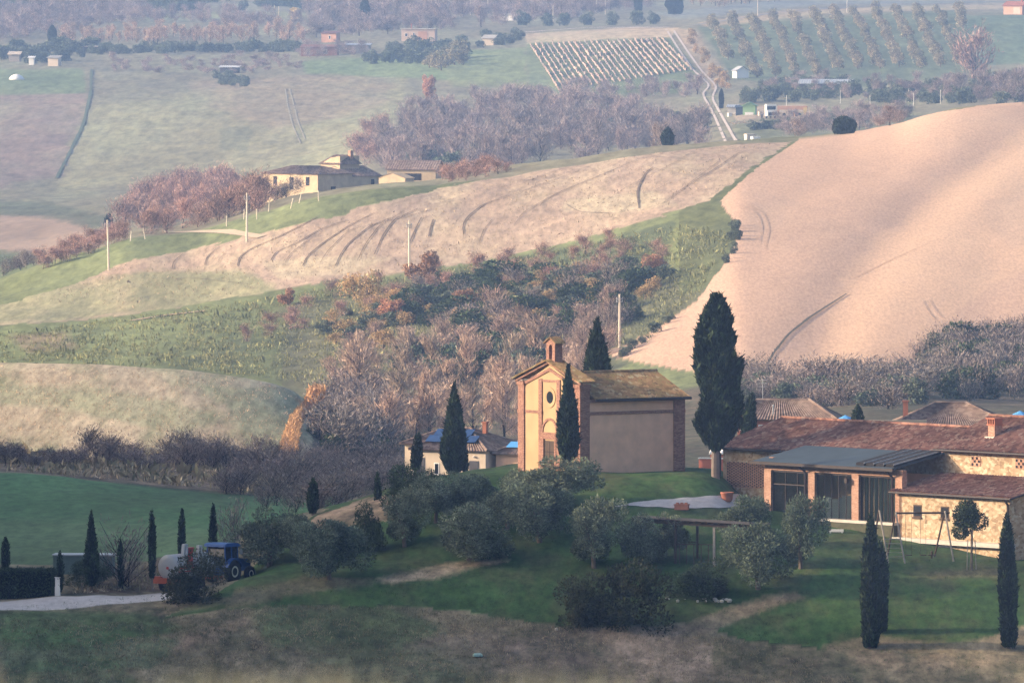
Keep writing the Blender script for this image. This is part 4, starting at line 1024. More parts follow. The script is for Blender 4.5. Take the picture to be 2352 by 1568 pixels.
# ------------------------------------------------------------------ tractor and slurry tanker on the drive
tk = gp(386, 1361, 800)
HD = math.radians(56)
def fwd(d, s=0): return Vector((math.cos(HD) * d - math.sin(HD) * s, math.sin(HD) * d + math.cos(HD) * s, 0))
t = empty('slurry_tanker', tk, HD, 'grey slurry tanker with a round end, red frame and raised arms behind the leafy bush', 'tanker')
b = MB(); b.lathe([(.05, -.12), (.6, -.09), (.98, 0), (1.02, .08), (1.02, 4.9), (.9, 5.1), (.1, 5.2)], 32, (0, 0, 2.05), 'x'); b.build('tank', M['metal'], t, True)
b = MB(); b.lathe([(.05, -.2), (.12, -.18), (.12, -.1), (.05, -.1)], 10, (0, -.05, 2.0), 'x'); b.build('valve', M['redpaint'], t)
b = MB(); b.bx(-.2, 6.2, -.75, -.5, .85, 1.1); b.bx(-.2, 6.2, .5, .75, .85, 1.1); b.bx(-.35, -.2, -1.0, 1.0, .75, 1.2); b.bx(6.0, 7.4, -.1, .1, .8, 1.0); b.tube((1.2, -1.2, .75), (1.2, 1.2, .75), .12); b.bx(-.3, .5, .6, 1.25, .75, 1.3); b.build('frame', plain('orange_red_frame', (.40, .10, .05), .6, .2), t)
wl = MB(); wl.lathe([(.25, -.24), (.66, -.24), (.70, -.1), (.70, .1), (.66, .24), (.25, .24)], 22, (0, 0, 0), 'y')
hb = MB(); hb.lathe([(.02, -.2), (.27, -.2), (.27, .2), (.02, .2)], 16, (0, 0, 0), 'y')
for x in (1.2, 2.6):
    for y in (-1.1, 1.1):
        w = wl.build('wheel', M['tyre'], t, True, (x, y, .68)); hb.build('hub', M['metal'], w)
for off, hgt, nm in ((-.75, 3.9, 'arm'), (-1.15, 3.75, 'arm')):
    xo = .55 if off == -.75 else 2.0
    b = MB(); q = [(xo, off, 2.0), (xo + .45, off, 2.0), (xo + .75, off, hgt), (xo + .3, off, hgt)]
    b.extr(q, (0, -.28, 0)); b.extr([(xo + .1, off - .3, 2.3), (xo + .4, off - .3, 2.3), (xo + .6, off - .3, hgt - .2), (xo + .5, off - .3, hgt - .2)], (0, -.15, 0)); b.build(nm, M['metal'], t)
b = MB(); b.bx(1.2, 1.75, -1.2, -.6, 2.1, 3.5); b.bx(1.1, 1.85, -1.25, -.55, 3.5, 3.62); b.build('filler_column', M['redpaint'], t)
b = MB(); b.bx(-.2, 1.7, -1.3, -1.18, 1.95, 2.15); b.bx(-.2, 1.7, -1.29, -1.17, 1.7, 1.8); b.build('rear_beam', M['redpaint'], t)
b = MB(); b.bx(-.22, 1.0, -1.32, -1.2, 1.803, 1.947); b.build('rear_marker', M['white'], t)
tc = gp(520, 1346, 800); tc = tk + fwd(7.5); tc.z = gxy(tc.x, tc.y)
t = empty('tractor', tc, HD, 'blue tractor with a blue cab roof half hidden by the leafy bush and dark olive', 'tractor')
b = MB(); b.extr([(-.9, -.95, 1.5), (.75, -.95, 1.5), (.95, -.85, 2.2), (.8, -.85, 2.95), (-.75, -.85, 2.95), (-.95, -.85, 2.2)], (0, 1.8, 0)); cabn = b.build('cab', M['black'], t)
b = MB()
for x in (-.95, -.05, .82):
    for y in (-.98, .86): b.tube((x * .97, y, 1.5), (x, y * .93, 2.95), .06, n=5)
b.build('cab_pillar', M['bluepaint'], cabn)
b = MB(); b.extr([(-1.1, -1.05, 2.95), (1.0, -1.05, 2.95), (.95, -1.0, 3.15), (.5, -1.0, 3.24), (-.7, -1.0, 3.24), (-1.05, -1.0, 3.15)], (0, 2.05, 0)); b.build('cab_roof', M['bluepaint'], t)
b = MB(); b.extr([(1.0, -.45, .9), (3.3, -.45, .9), (3.3, -.45, 1.6), (2.9, -.45, 1.85), (1.0, -.45, 2.0)], (0, .9, 0)); b.bx(-.9, 1.0, -.6, .6, .7, 1.5); b.build('bonnet', M['bluepaint'], t)
b = MB()
for y in (-1.3, .75):
    pts = [(1.1 * math.cos(a_), y, .95 + 1.1 * math.sin(a_)) for a_ in np.linspace(.35, 2.8, 9)]; pts += [(1.0 * math.cos(a_), y, .95 + 1.0 * math.sin(a_)) for a_ in np.linspace(2.8, .35, 9)]
    for i in range(8): b.extr([pts[i], pts[i + 1], pts[16 - i], pts[17 - i]], (0, .55, 0))
b.build('fender', M['bluepaint'], t)
tw1 = MB(); tw1.lathe([(.45, -.25), (.88, -.25), (.95, -.1), (.95, .1), (.88, .25), (.45, .25)], 26, (0, 0, 0), 'y')
rm = MB(); rm.lathe([(.03, -.23), (.46, -.26), (.46, .26), (.03, .23)], 20, (0, 0, 0), 'y')
for x, y, s in ((0, -1.0, 1), (0, 1.0, 1), (2.6, -.85, .68), (2.6, .85, .68)):
    w = tw1.build('wheel', M['tyre'], t, True, (x, y, .95 * s)); w.scale = (s, s, s); rm.build('rim', M['rim'], w)
b = MB()
for y in (-1.1, 1.1): b.bx(1.0, 1.1, y - .12, y + .12, 2.3, 2.7); b.tube((.9, y * .8, 2.6), (1.05, y, 2.6), .02)
b.build('mirror', M['metal'], t)

# ------------------------------------------------------------------ swing, pergola, planters, bench, boxes by the drive
s0 = gp(2060, 1292, 800)
t = empty('garden_swing', s0, math.radians(6), 'wooden A frame swing set with a climbing ladder on the lawn before the farmhouse', 'swing')
PXM = 27.9 / 1.0
b = MB(); b.tube((0, .6, 3.95), (4.35, .6, 3.95), .08); b.build('crossbeam', M['wood'], t)
for nm, p, q, m_ in (('post', (-.72, -.2, 0), (-1.35, .55, 4.2), 'palewood'), ('post', (-1.9, 1.5, 0), (-1.35, .65, 4.2), 'wood'), ('post', (.62, -.2, -.1), (-.02, .55, 4.05), 'palewood'), ('post', (-.62, 1.5, .1), (-.02, .65, 4.05), 'wood'),
    ('post', (4.55, -.2, .1), (3.95, .55, 4.1), 'palewood'), ('post', (3.25, 1.5, .4), (3.95, .65, 4.1), 'wood')):
    b = MB(); b.tube(p, q, .07, n=6); b.build(nm, M[m_], t)
b = MB(); b.tube((-1.1, .2, 1.9), (.35, .2, 1.9), .05, n=6); b.tube((-1.0, .1, 1.55), (.45, .1, 1.55), .03, n=5)
for z in (.5, .85, 1.2): b.tube((-.85, 0, z), (.5, 0, z), .02, n=5)
b.build('ladder_rung', M['palewood'], t)
b = MB(); b.tube((3.45, .6, 1.25), (4.35, .6, 1.2), .06, n=6); b.build('brace', M['palewood'], t)
for x, w in ((.75, .55), (1.95, .5)):
    b = MB(); b.bx(x, x + w, .45, .75, .55, .62); st_ = b.build('swing_seat', M['wood'], t)
    b = MB(); b.tube((x + .03, .6, .6), (x + .03, .6, 3.9), .015, n=4); b.tube((x + w - .03, .6, .6), (x + w - .03, .6, 3.9), .015, n=4); b.build('chain', M['gutter'], st_)
b = MB(); b.bx(2.6, 3.2, .4, .8, .55, .62); b.bx(2.85, 2.95, .4, .8, .3, .9); st_ = b.build('glider_seat', M['wood'], t)

g0 = gp(1641, 1300, 800)
t = empty('pergola', g0, math.radians(-16), 'dark timber pergola with a flat roof among the olives', 'pergola')
b = MB()
def rz_(x): return 3.72 - .045 * (x + 6.8)
for y in (-.25, 1.75): b.extr([(-6.8, y, rz_(-6.8) - .25), (4.1, y, rz_(4.1) - .25), (4.1, y, rz_(4.1)), (-6.8, y, rz_(-6.8))], (0, .12, 0))
for k in range(22): x = -6.6 + .5 * k; b.bx(x, x + .1, -.45, 2.05, rz_(x) - .02, rz_(x) + .09)
b.build('roof_beams', M['wood'], t)
b = MB(); b.extr([(-6.8, -.5, rz_(-6.8) + .1), (4.1, -.5, rz_(4.1) + .1), (4.1, 2.1, rz_(4.1) + .12), (-6.8, 2.1, rz_(-6.8) + .12)], (0, 0, .04)); b.build('reed_roof', plain('reed_mat', (.075, .062, .052), .95, .35, 2), t)
for x, y, m_ in ((0, -.1, 'palewood'), (-3.2, -.1, 'wood'), (-6.2, -.1, 'wood'), (-1.9, 1.8, 'wood'), (-6.2, 1.8, 'wood'), (3.4, -.1, 'wood'), (3.4, 1.8, 'wood')):
    b = MB(); b.bx(x - .09, x + .09, y - .09, y + .09, -1.2, rz_(x) - .1); b.build('post', M[m_], t)
b = MB(); b.bx(-3.2, 0, -.16, -.04, 1.7, 1.78); b.bx(-6.2, -1.9, 1.76, 1.84, 1.75, 1.85)
for k in range(5): b.bx(-2.9 + .6 * k, -2.84 + .6 * k, -.13, -.07, -.8, 1.7)
b.build('railing', M['wood'], t)

pot = MB(); pot.lathe([(.42, 0), (.55, .25), (.62, .75), (.70, .8), (.70, .95), (.58, .95), (.55, .8)], 20)
po = gp(1670, 1152, 800); t = empty('planter', po, 0, 'large terracotta planter at the farmhouse corner by the gravel', 'planter')
o = pot.build('pot', M['terra'], t, True); o.scale = (.8, .8, .85)
box = MB(); box.bx(-.55, .55, -.35, .35, 0, .38); box.bx(-.6, .6, -.4, .4, .38, .46)
for k in range(3): box.bx(-.45 + .35 * k, -.25 + .35 * k, -.2, .2, .46, .58)
o = box.build('planter', M['terra'], None, loc=gp(1566, 1170, 800), rz=-.2); tag(o, 'low terracotta trough standing on the pale gravel yard', 'planter')
b = MB(); b.bx(0, 1.25, 0, .5, .1, .3); b.bx(.05, .2, .05, .45, 0, .1); b.bx(1.05, 1.2, .05, .45, 0, .1); o = b.build('bench', M['white'], None, loc=gp(1902, 1224, 800), rz=math.radians(-4)); tag(o, 'low white slab bench on the lawn before the glass bays', 'bench')
b = MB(); b.bx(0, .4, 0, .3, -.2, .75); b.bx(.02, .39, .02, .28, .753, 1.45); b.bx(-.03, .43, -.03, .33, 1.45, 1.5); o = b.build('meter_box', M['white'], None, loc=gp(126, 1368, 800), rz=-.15); tag(o, 'narrow white meter cabinet at the end of the dark hedge', 'cabinet')
ct_ = gp(165, 1352, 800); ct_ = gt(122, 946); t = empty('skip_container', ct_, math.radians(-5), 'grey green metal container behind the white cabinet and cypresses', 'container')
b = MB(); b.bx(0, 4.8, 0, 2.2, -.6, 1.55)
for k in range(12): b.bx(.15 + .4 * k, .22 + .4 * k, -.06, 0, -.5, 1.45)
b.build('container_body', plain('green_grey_sheet', (.12, .17, .15), .7, .15), t)
b = MB(); b.bx(-.08, 4.88, -.1, 2.28, 1.553, 1.66); b.build('container_rim', M['metal'], t)
b = MB(); b.lathe([(.06, 0), (.16, .06), (.14, .2), (.03, .26)], 7); o = b.build('stone', M['cement'], None, loc=gp(1278, 1448, 800)); tag(o, 'small pale stone in the rough grass left of the round bush', 'stone')
b = MB(); b.bx(-.35, .35, -.2, .2, .05, .2); b.extr([(-.35, -.2, .2), (.35, -.2, .2), (.25, -.1, .3), (-.25, -.1, .3)], (0, .25, 0)); o = b.build('feed_tub', plain('pale_green_plastic', (.35, .5, .45)), None, loc=gp(1097, 1508, 800), rz=.3); tag(o, 'pale green plastic tub lying in the rough slope', 'tub')
rk = MB()
for i in range(26):
    a_ = random.uniform(-1, 1); g = Vector((a_ * 3.2, random.uniform(-1.5, 1.5), 0)); s_ = random.uniform(.08, .25)
    rk.lathe([(s_ * .7, -.1), (s_, s_ * .3), (s_ * .6, s_ * .8), (.02, s_ * .9)], 6, (g.x, g.y, 0))
o = rk.build('pebbles', M['cement'], None, loc=gp(1585, 1378, 800)); tag(o, kind='stuff')

# ------------------------------------------------------------------ poles and posts
def pole(u, pyt, pyb, ymin, lab, arm=True, lean=0):
    p = gp(u, pyb, ymin); hgt = (pyb - pyt) / FP * p.y
    t = empty('utility_pole', p, .3, lab, 'pole', 'poles of the power line')
    b = MB(); b.tube((0, 0, -.5), (lean, 0, hgt), .19, .13, 8); b.build('shaft', M['pole'], t)
    if arm:
        b = MB()
        for k in (-.32, .05): b.tube((lean - .45, 0, hgt - .75 + k), (lean + .45, 0, hgt - .75 + k), .05, n=5); b.lathe([(.05, 0), (.09, .1), (.03, .22)], 6, (lean - .4, 0, hgt - .7 + k)); b.lathe([(.05, 0), (.09, .1), (.03, .22)], 6, (lean + .4, 0, hgt - .7 + k))
        b.build('insulator_bracket', M['metal'], t)
    return t
M['pole'] = plain('pale_pole', (.66, .58, .47), .85, .08)
pole(1423, 675, 797, 1450, 'pale utility pole between the chapel cypress and the ploughed field')
pole(940, 506, 618, 1700, 'pale utility pole beside the orange bush at the foot of the stubble field')
pole(567, 443, 557, 1700, 'pale utility pole at the upper edge of the stubble below the farmhouse')
pole(250, 505, 620, 1700, 'leftmost pale utility pole on the stubble ridge', lean=-.25)
pole(528, 385, 425, 2150, 'thin far pole in the scrub left of the old farmhouse', False)
pm_ = MB(); pm_.tube((0, 0, -.3), (.06, 0, 1.6), .09, .08, 6)
for i, (u, py, ln) in enumerate(((333, 545, -.2), (380, 530, -.35), (520, 516, 0), (590, 500, -.1), (617, 482, -.2), (668, 475, -.3), (687, 463, -.25), (732, 458, 0), (560, 500, -.1), (300, 550, -.3))):
    o = pm_.build('fence_post', M['pole'], None, loc=gp(u, py + 4, 1850)); o.rotation_euler = (0, ln, .5 * i); o.scale = (1, 1, 1.1); tag(o, 'pale leaning fence post on the grassy ridge below the old farmhouse', 'post', 'fence posts along the ridge')
for i, (u, py) in enumerate(((2087, 235), (2160, 238), (2098, 245), (2340, 235), (1998, 250), (1806, 250), (1930, 238))):
    o = pm_.build('field_post', M['white'], None, loc=gp(u, py, 2300)); o.scale = (.8, .8, 2.4); tag(o, 'thin white post in the thicket below the olive grove', 'post', 'posts below the olive grove')
for i, (u, py) in enumerate(((1370, 20), (1080, 25), (1390, 24), (1740, 30), (2560, 0), (1120, 26), (1945, 20), (630, 40), (640, 42), (1270, 40))):
    o = pm_.build('orchard_post', M['pole'], None, loc=gp(u, py + 10, 2600)); o.scale = (1.4, 1.4, 4.2); tag(o, 'tall pale post among the far orchards at the top', 'post', 'posts in the far orchards')
# ------------------------------------------------------------------ leaves, cypresses, olives, bare trees
M['cyp'] = leafmat('cypress_leaf', (.034, .056, .024), (.017, .030, .016), .1, 1.2)
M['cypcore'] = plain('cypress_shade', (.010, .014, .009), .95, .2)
M['olive'] = leafmat('olive_leaf', (.18, .22, .15), (.085, .112, .078), .25, .8)
M['ever'] = leafmat('evergreen_leaf', (.058, .088, .042), (.030, .048, .024), .15, 1.0)
M['bush'] = leafmat('autumn_bush_leaf', (.080, .080, .038), (.042, .054, .027), .2, .9)
M['bark'] = plain('bark', (.15, .12, .095), .95, .25, 3)
M['bigbark'] = plain('cypress_bark', (.20, .16, .135), .95, .2, 2)
M['twig'] = leafmat('bare_twigs', (.42, .30, .235), (.25, .19, .165), 0, .08)
M['paletwig'] = leafmat('pale_twigs', (.46, .34, .26), (.32, .24, .19), 0, .2)
M['darktwig'] = leafmat('dark_twigs', (.25, .21, .19), (.17, .15, .145), 0, .2)
M['redtwig'] = leafmat('reddish_twigs', (.40, .25, .20), (.28, .19, .165), 0, .15)
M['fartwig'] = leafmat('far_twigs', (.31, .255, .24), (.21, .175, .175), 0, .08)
M['oak'] = leafmat('russet_leaf', (.44, .25, .16), (.32, .20, .135), .2, .3)
M['tan'] = leafmat('tan_leaf', (.46, .32, .17), (.30, .225, .12), .2, .3)
M['reed'] = leafmat('dry_reed', (.56, .33, .17), (.46, .28, .15), .2, .5)
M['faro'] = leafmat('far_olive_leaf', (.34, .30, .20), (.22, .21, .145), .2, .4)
M['fare'] = leafmat('hazed_evergreen_leaf', (.125, .155, .105), (.08, .105, .08), .1, .3)  # evergreen leaf paled, with distance haze painted into the colour

def unit(n, rng):
    v = rng.normal(size=(n, 3)); return v / np.linalg.norm(v, axis=1, keepdims=True)

def cards(P, D, ln, wd, rng, jit=.5):
    """small leaf-shaped quads at P pointing roughly along D; returns V, F, per-vertex brightness"""
    n = len(P)
    D = D + jit * rng.normal(size=(n, 3)); D /= np.linalg.norm(D, axis=1, keepdims=True)
    S_ = np.cross(D, unit(n, rng)); S_ /= np.maximum(np.linalg.norm(S_, axis=1, keepdims=True), 1e-6)
    l = (ln * rng.uniform(.6, 1.3, n))[:, None]; w = (wd * rng.uniform(.6, 1.3, n))[:, None]
    V = np.stack([P - D * l / 2, P + S_ * w / 2, P + D * l / 2, P - S_ * w / 2], 1).reshape(-1, 3)
    F = np.arange(4 * n).reshape(-1, 4)
    c = np.repeat(np.clip(rng.lognormal(0, .33, n), .35, 2.4), 4)
    return V, F, c

PROF = {
 'spindle': [(0, .35), (.06, .75), (.18, 1), (.35, .95), (.6, .66), (.8, .36), (.93, .14), (1, .02)],
 'column': [(0, .7), (.05, .82), (.2, .92), (.45, 1), (.65, .95), (.8, .72), (.92, .38), (1, .04)],
 'slim': [(0, .5), (.1, .8), (.3, 1), (.6, .95), (.8, .7), (.93, .35), (1, .05)],
 'cone': [(0, .85), (.1, 1), (.35, 1), (.55, .85), (.75, .55), (.9, .25), (1, .02)],
 'big': [(0, .12), (.03, .38), (.056, .55), (.14, .86), (.25, 1), (.42, .98), (.59, .95), (.7, .93), (.81, .74), (.9, .50), (.95, .32), (.985, .24), (1, .10)],
}
def cypress(u, pyt, pyb, wpx, kind, label, group, ymin=800, Y=None, lean=0.0, dens=1.0, trunk=.06, seed=1, mat='cyp'):
    p = gp(u, pyb, ymin) if Y is None else Vector(ray(u, pyb, Y))
    H_ = (pyb - pyt) / FP * p.y; Rr = wpx / 2 / FP * p.y
    rng = np.random.default_rng(seed * 7 + 3)
    t = empty('cypress', p, 0, label, 'cypress', group)
    h0 = trunk * H_; hc = H_ - h0
    pf = np.array(PROF[kind])
    area = 2 * math.pi * Rr * hc * .7
    n = int(np.clip(area * 130 * dens, 250, 14000))
    tt = rng.uniform(0, 1, n * 3); rr = np.interp(tt, pf[:, 0], pf[:, 1]); keep = rng.uniform(0, 1, n * 3) < rr + .06; tt = tt[keep][:n]; n = len(tt)
    th = rng.uniform(0, 2 * math.pi, n)
    lumpA = .5 if kind == 'big' else .20
    cx_, cy_ = np.cos(th), np.sin(th)
    lump = 1 + lumpA * (vnoise(cx_ * 1.3 + 40 + seed * 3, tt * hc / 1.1 + cy_ * 1.7 + seed, seed) + .4 * vnoise(cx_ * 2.6 + 9, tt * hc / .5 + cy_ * 3 + seed, seed + 2) - (.35 if kind == 'big' else 0)) + .06 * vnoise(th * 5, tt * hc * 1.5, seed + 5)
    rad = np.interp(tt, pf[:, 0], pf[:, 1]) * Rr * lump * (1 - .35 * rng.uniform(0, 1, n) ** 2.2)
    # the foliage wraps round in angle, so blend the seam
    P = np.stack([rad * np.cos(th) + lean * H_ * tt, rad * np.sin(th), h0 + tt * hc], 1)
    D = np.stack([np.cos(th) * .35, np.sin(th) * .35, np.ones(n)], 1)
    sz = np.clip(Rr * .30, .16, .34)
    lk = np.where(rng.uniform(0, 1, n) < .12, 1.9, 1.0); D[lk > 1, :2] *= 2.2
    V, F, c = cards(P, D, sz * 1.6 * lk, sz * .62 * lk ** .3, rng, .34)
    c = c * np.repeat(1 + .55 * vnoise(P[:, 0] * 2.2 + seed, P[:, 2] * 1.1 + P[:, 1] * 2, seed + 4), 4)
    mesh_np('crown', V, F, M[mat], t, c)
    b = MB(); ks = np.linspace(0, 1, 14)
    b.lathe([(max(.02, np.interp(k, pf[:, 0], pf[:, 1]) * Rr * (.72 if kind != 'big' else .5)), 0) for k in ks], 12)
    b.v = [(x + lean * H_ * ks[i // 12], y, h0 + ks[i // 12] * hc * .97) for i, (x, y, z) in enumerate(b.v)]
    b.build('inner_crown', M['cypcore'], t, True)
    b = MB(); tr = max(.06, Rr * (.22 if kind != 'big' else .17)); b.tube((0, 0, -.5), (0, 0, h0 + hc * .12), tr * 1.15, tr * .9, 9); b.build('trunk', M['bigbark'] if kind == 'big' else M['bark'], t)
    return t
G1 = 'cypresses on the estate hill'
cypress(1998, 1176, 1487, 44, 'column', 'tall columnar cypress in the foreground before the swing, nearer of the pair', G1, lean=.005, trunk=.01, seed=2)
cypress(2022, 1238, 1450, 36, 'column', 'cypress half hidden behind the foreground cypress by the swing', G1, trunk=.01, seed=3)
cypress(2318, 1176, 1487, 42, 'column', 'tall columnar cypress in the foreground at the right edge', G1, trunk=.01, seed=4, lean=-.02)
cypress(1305, 836, 1062, 50, 'spindle', 'slender pointed cypress standing in front of the chapel corner', G1, Y=955, trunk=.02, seed=5)
cypress(1043, 880, 1090, 54, 'spindle', 'tall pointed cypress in front of the cream house with solar panels', G1, Y=1000, trunk=.03, seed=6)
cypress(954, 992, 1085, 27, 'slim', 'small leaning cypress at the left end of the solar roofed house', G1, Y=1000, lean=.08, seed=7)
cypress(1068, 1048, 1085, 17, 'slim', 'tiny cypress right beside the tall one before the cream house', G1, Y=1000, seed=8)
cypress(1371, 733, 1080, 80, 'cone', 'broad conical cypress rising behind the chapel roof', G1, Y=998, seed=9)
cypress(1643, 674, 1096, 106, 'big', 'big old cypress with a bare pale trunk right of the chapel', G1, trunk=.135, seed=10, dens=1.2)
cypress(1712, 902, 1060, 34, 'slim', 'leaning cypress between the big cypress and the red house', G1, Y=1030, lean=.10, seed=11)
cypress(1966, 928, 1010, 28, 'slim', 'short dark cypress behind the farm roof beside the blue parasol', G1, Y=1035, lean=.06, seed=12)
cypress(718, 1096, 1183, 28, 'slim', 'cypress above the sandy bank, left of the olive clump', G1, Y=962, lean=.02, seed=13)
cypress(868, 1082, 1178, 15, 'slim', 'thin cypress at the left edge of the dark pine', G1, Y=962, seed=14)
G2 = 'cypresses along the gravel drive'
for i, (u, a, c, w, k, lab, Y) in enumerate(((13, 1231, 1320, 20, 'slim', 'short cypress behind the dark hedge at the left edge', 946), (138, 1264, 1367, 16, 'slim', 'thin cypress beside the white meter cabinet', None), (210, 1171, 1358, 34, 'spindle', 'widest cypress of the drive row, before the green container', None),
   (277, 1235, 1356, 15, 'slim', 'thin short cypress between the container and the tanker', None), (349, 1170, 1340, 19, 'slim', 'tall thin cypress touching the left side of the tanker', 936), (418, 1164, 1320, 17, 'slim', 'cypress behind the raised arms of the tanker', 950), (489, 1153, 1320, 18, 'slim', 'cypress behind the tractor cab', 950))):
    cypress(u, a, c, w, k, lab, G2, Y=Y, seed=20 + i, trunk=.08)
G3 = 'dark conifers on the far slopes'
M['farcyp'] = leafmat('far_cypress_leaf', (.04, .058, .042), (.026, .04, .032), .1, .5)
for i, (u, a, c, w, k, lab) in enumerate(((838, -8, 68, 22, 'column', 'tall dark cypress on the skyline left of the pink house'), (1466, -30, 26, 20, 'column', 'dark cypress at the top edge above the round bushes, left of a gap'), (1549, -30, 34, 40, 'column', 'wide dark conifer at the top edge above the lane'),
   (1657, 203, 250, 11, 'column', 'thin dark cypress beside the dirt road and sheds'), (1534, 304, 346, 30, 'cone', 'small dark conical tree at the crest of the stubble field'), (1938, 268, 308, 50, 'column', 'dark bushy conifer at the crest of the ploughed field'), (250, 490, 533, 20, 'column', 'dark lone tree behind the leftmost utility pole'), (120, 58, 105, 20, 'column', 'dark cypress in the hedge at upper left'))):
    cypress(u, a, c, w, k, lab, G3, ymin=2100, seed=40 + i, mat='farcyp', trunk=.03)

def blob_crown(rng, n, blobs, ln, wd, up=.3):
    """leaves gathered in clumps; blobs (cx, cy, cz, r)"""
    B = np.array(blobs); pr = B[:, 3] ** 2; pr = pr / pr.sum()
    k = rng.choice(len(B), n, p=pr)
    d = unit(n, rng); r = B[k, 3] * rng.uniform(.25, 1.0, n) ** .45
    P = B[k, :3] + d * r[:, None] * np.array([1, 1, .85])
    D = d + np.array([0, 0, up])
    V, F, c = cards(P, D, ln, wd, rng, .7)
    return V, F, c * np.repeat(rng.uniform(.75, 1.25, len(B))[k], 4)

def make_olive(seed, Rr, H_, mat='olive', n=9500, ln=.26, wd=.085, name='olive_tree', trunk=True, low=.14):
    rng = np.random.default_rng(seed)
    t = empty(name, (0, 0, 0))
    blobs = []
    for i in range(20):
        a = rng.uniform(0, 2 * math.pi); q = math.sqrt(rng.uniform(0, 1)) * .72
        z = H_ * (low + (1 - low) * rng.uniform(.08, .84)); s = 1.08 - .55 * abs(z / H_ - .42)
        blobs.append((Rr * q * math.cos(a) * s, Rr * q * math.sin(a) * s, z, Rr * rng.uniform(.24, .48)))
    V, F, c = blob_crown(rng, n, blobs, ln, wd)
    mesh_np('crown', V, F, M[mat], t, c)
    if trunk:
        b = MB(); y = rng.uniform(-.15, .15)
        b.tube((0, 0, -.4), (y, .1, H_ * .3), .20, .15, 8)
        for k in range(5):
            q = blobs[k]; b.tube((y, .1, H_ * .28), (q[0] * .8, q[1] * .8, q[2]), .09, .03, 5)
        b.build('trunk', M['bark'], t)
    return t
LATE = []
OL = [make_olive(100 + i, 2.7, 4.4, name='olive_tree') for i in range(5)]
used = set()
def place(protos, i, loc, sx, sz, rz, label, cat, group):
    pr = protos[i % len(protos)]
    o = pr if id(pr) not in used else copy_tree(pr)
    used.add(id(pr))
    o.location = loc; o.scale = (sx, sx, sz); o.rotation_euler = (0, 0, rz)
    return tag(o, label, cat, group)
for i, (u, a, c, w, lab) in enumerate((
  (618, 1166, 1300, 165, 'large dark olive beside the tractor, leftmost of the grove'), (757, 1190, 1330, 165, 'round olive with a thin trunk above the dry bank, second from the tractor'),
  (930, 1128, 1255, 125, 'olive below the dark umbrella pine'), (1077, 1155, 1286, 185, 'broad olive with a pale trunk at the upper end of the dry strip'), (1085, 1082, 1180, 150, 'olive in front of the cream house, behind the broad pale trunked one'),
  (1275, 1048, 1165, 200, 'wide olive hiding the chapel door and facade foot'), (1240, 1105, 1245, 165, 'olive on the lawn just below the chapel olive'), (1365, 1152, 1303, 150, 'olive with a slanting bare trunk on the open lawn'),
  (1467, 1180, 1295, 125, 'olive covering the left end of the pergola'), (1550, 1176, 1282, 85, 'narrow olive in the middle of the pergola'), (1705, 1138, 1245, 125, 'olive before the brick lattice wall, behind the pergola end'),
  (1742, 1196, 1352, 165, 'olive right of the pergola at the edge of the slope'), (1840, 1148, 1305, 125, 'dense olive before the first glass bay'), (1180, 1075, 1150, 90, 'small olive at the left corner of the chapel'), (1000, 1090, 1200, 120, 'olive between the umbrella pine and the cream house'), (1165, 1100, 1215, 130, 'olive left of the one just below the chapel'), (690, 1180, 1290, 90, 'olive wedged between the two leftmost ones'))):
    p = gp(u, c, 800); H_ = (c - a) / FP * p.y; w_ = w / FP * p.y
    place(OL, i, p, w_ / 4.75, H_ / 4.25, i * 1.3, lab, 'olive tree', 'olive trees around the chapel')
EV = [make_olive(200 + i, 2.4, 3.0, 'ever', 5200, .20, .10, 'evergreen_bush', False, .0) for i in range(2)]
BU = [make_olive(210 + i, 2.4, 3.0, 'bush', 6000, .20, .10, 'round_bush', False, -.1) for i in range(2)]
for i, (pr, nm, u, a, c, w, lab) in enumerate(((EV, 0, 942, 1074, 1165, 150, 'dark flat crowned umbrella pine above the olives'), (EV, 0, 848, 1158, 1268, 95, 'dark green bush between two olives below the sandy bank'), (BU, 0, 447, 1276, 1378, 146, 'leafy brown green bush hiding the tanker and tractor'),
   (BU, 0, 1455, 1300, 1446, 180, 'big round brown green bush on the slope, right half'), (BU, 0, 1345, 1328, 1440, 140, 'round bush on the slope, left half of the big clump'), (EV, 0, 1605, 1288, 1368, 150, 'dark low bush under the pergola posts'), (EV, 0, 205, 1292, 1345, 120, 'dark bush in front of the green container'),
   (BU, 0, 1640, 1330, 1366, 80, 'small bush at the right foot of the pergola'))):
    p = gp(u, c, 800); H_ = (c - a) / FP * p.y; w_ = w / FP * p.y
    o = place(pr, i, p, w_ / 4.6, H_ / 2.9, i * 2.1, lab, 'bush', 'bushes on the estate hill')
for i, (u, a, c, w, lab) in enumerate(((285, 1222, 1352, 130, 'bare spreading shrub behind the drive between the container and the tanker'), (525, 1150, 1290, 90, 'bare grey tree at the left side of the leftmost olive'))):
    p = gp(u, c, 800); LATE.append((i, p, (c - a) / FP * p.y, w / FP * p.y, lab))
# clipped hedge at the left
rng = np.random.default_rng(9); hp = gp(60, 1372, 800)
t = empty('hedge', hp, math.radians(-3), 'long clipped dark hedge beside the drive at the left edge', 'hedge')
n = 9000; P = np.stack([rng.uniform(-5, 2.2, n), rng.uniform(-.75, .75, n), rng.uniform(0, 2.25, n)], 1)
k = rng.integers(0, 4, n); P[k == 0, 1] = -.75; P[k == 1, 2] = 2.25; P[k == 2, 0] = 2.2
P += .07 * rng.normal(size=P.shape)
V, F, c = cards(P, unit(n, rng), .2, .11, rng); mesh_np('foliage', V, F, M['ever'], t, c)
b = MB(); b.bx(-4.9, 2.1, -.62, .62, -.2, 2.12); b.build('inner_hedge', M['cypcore'], t)
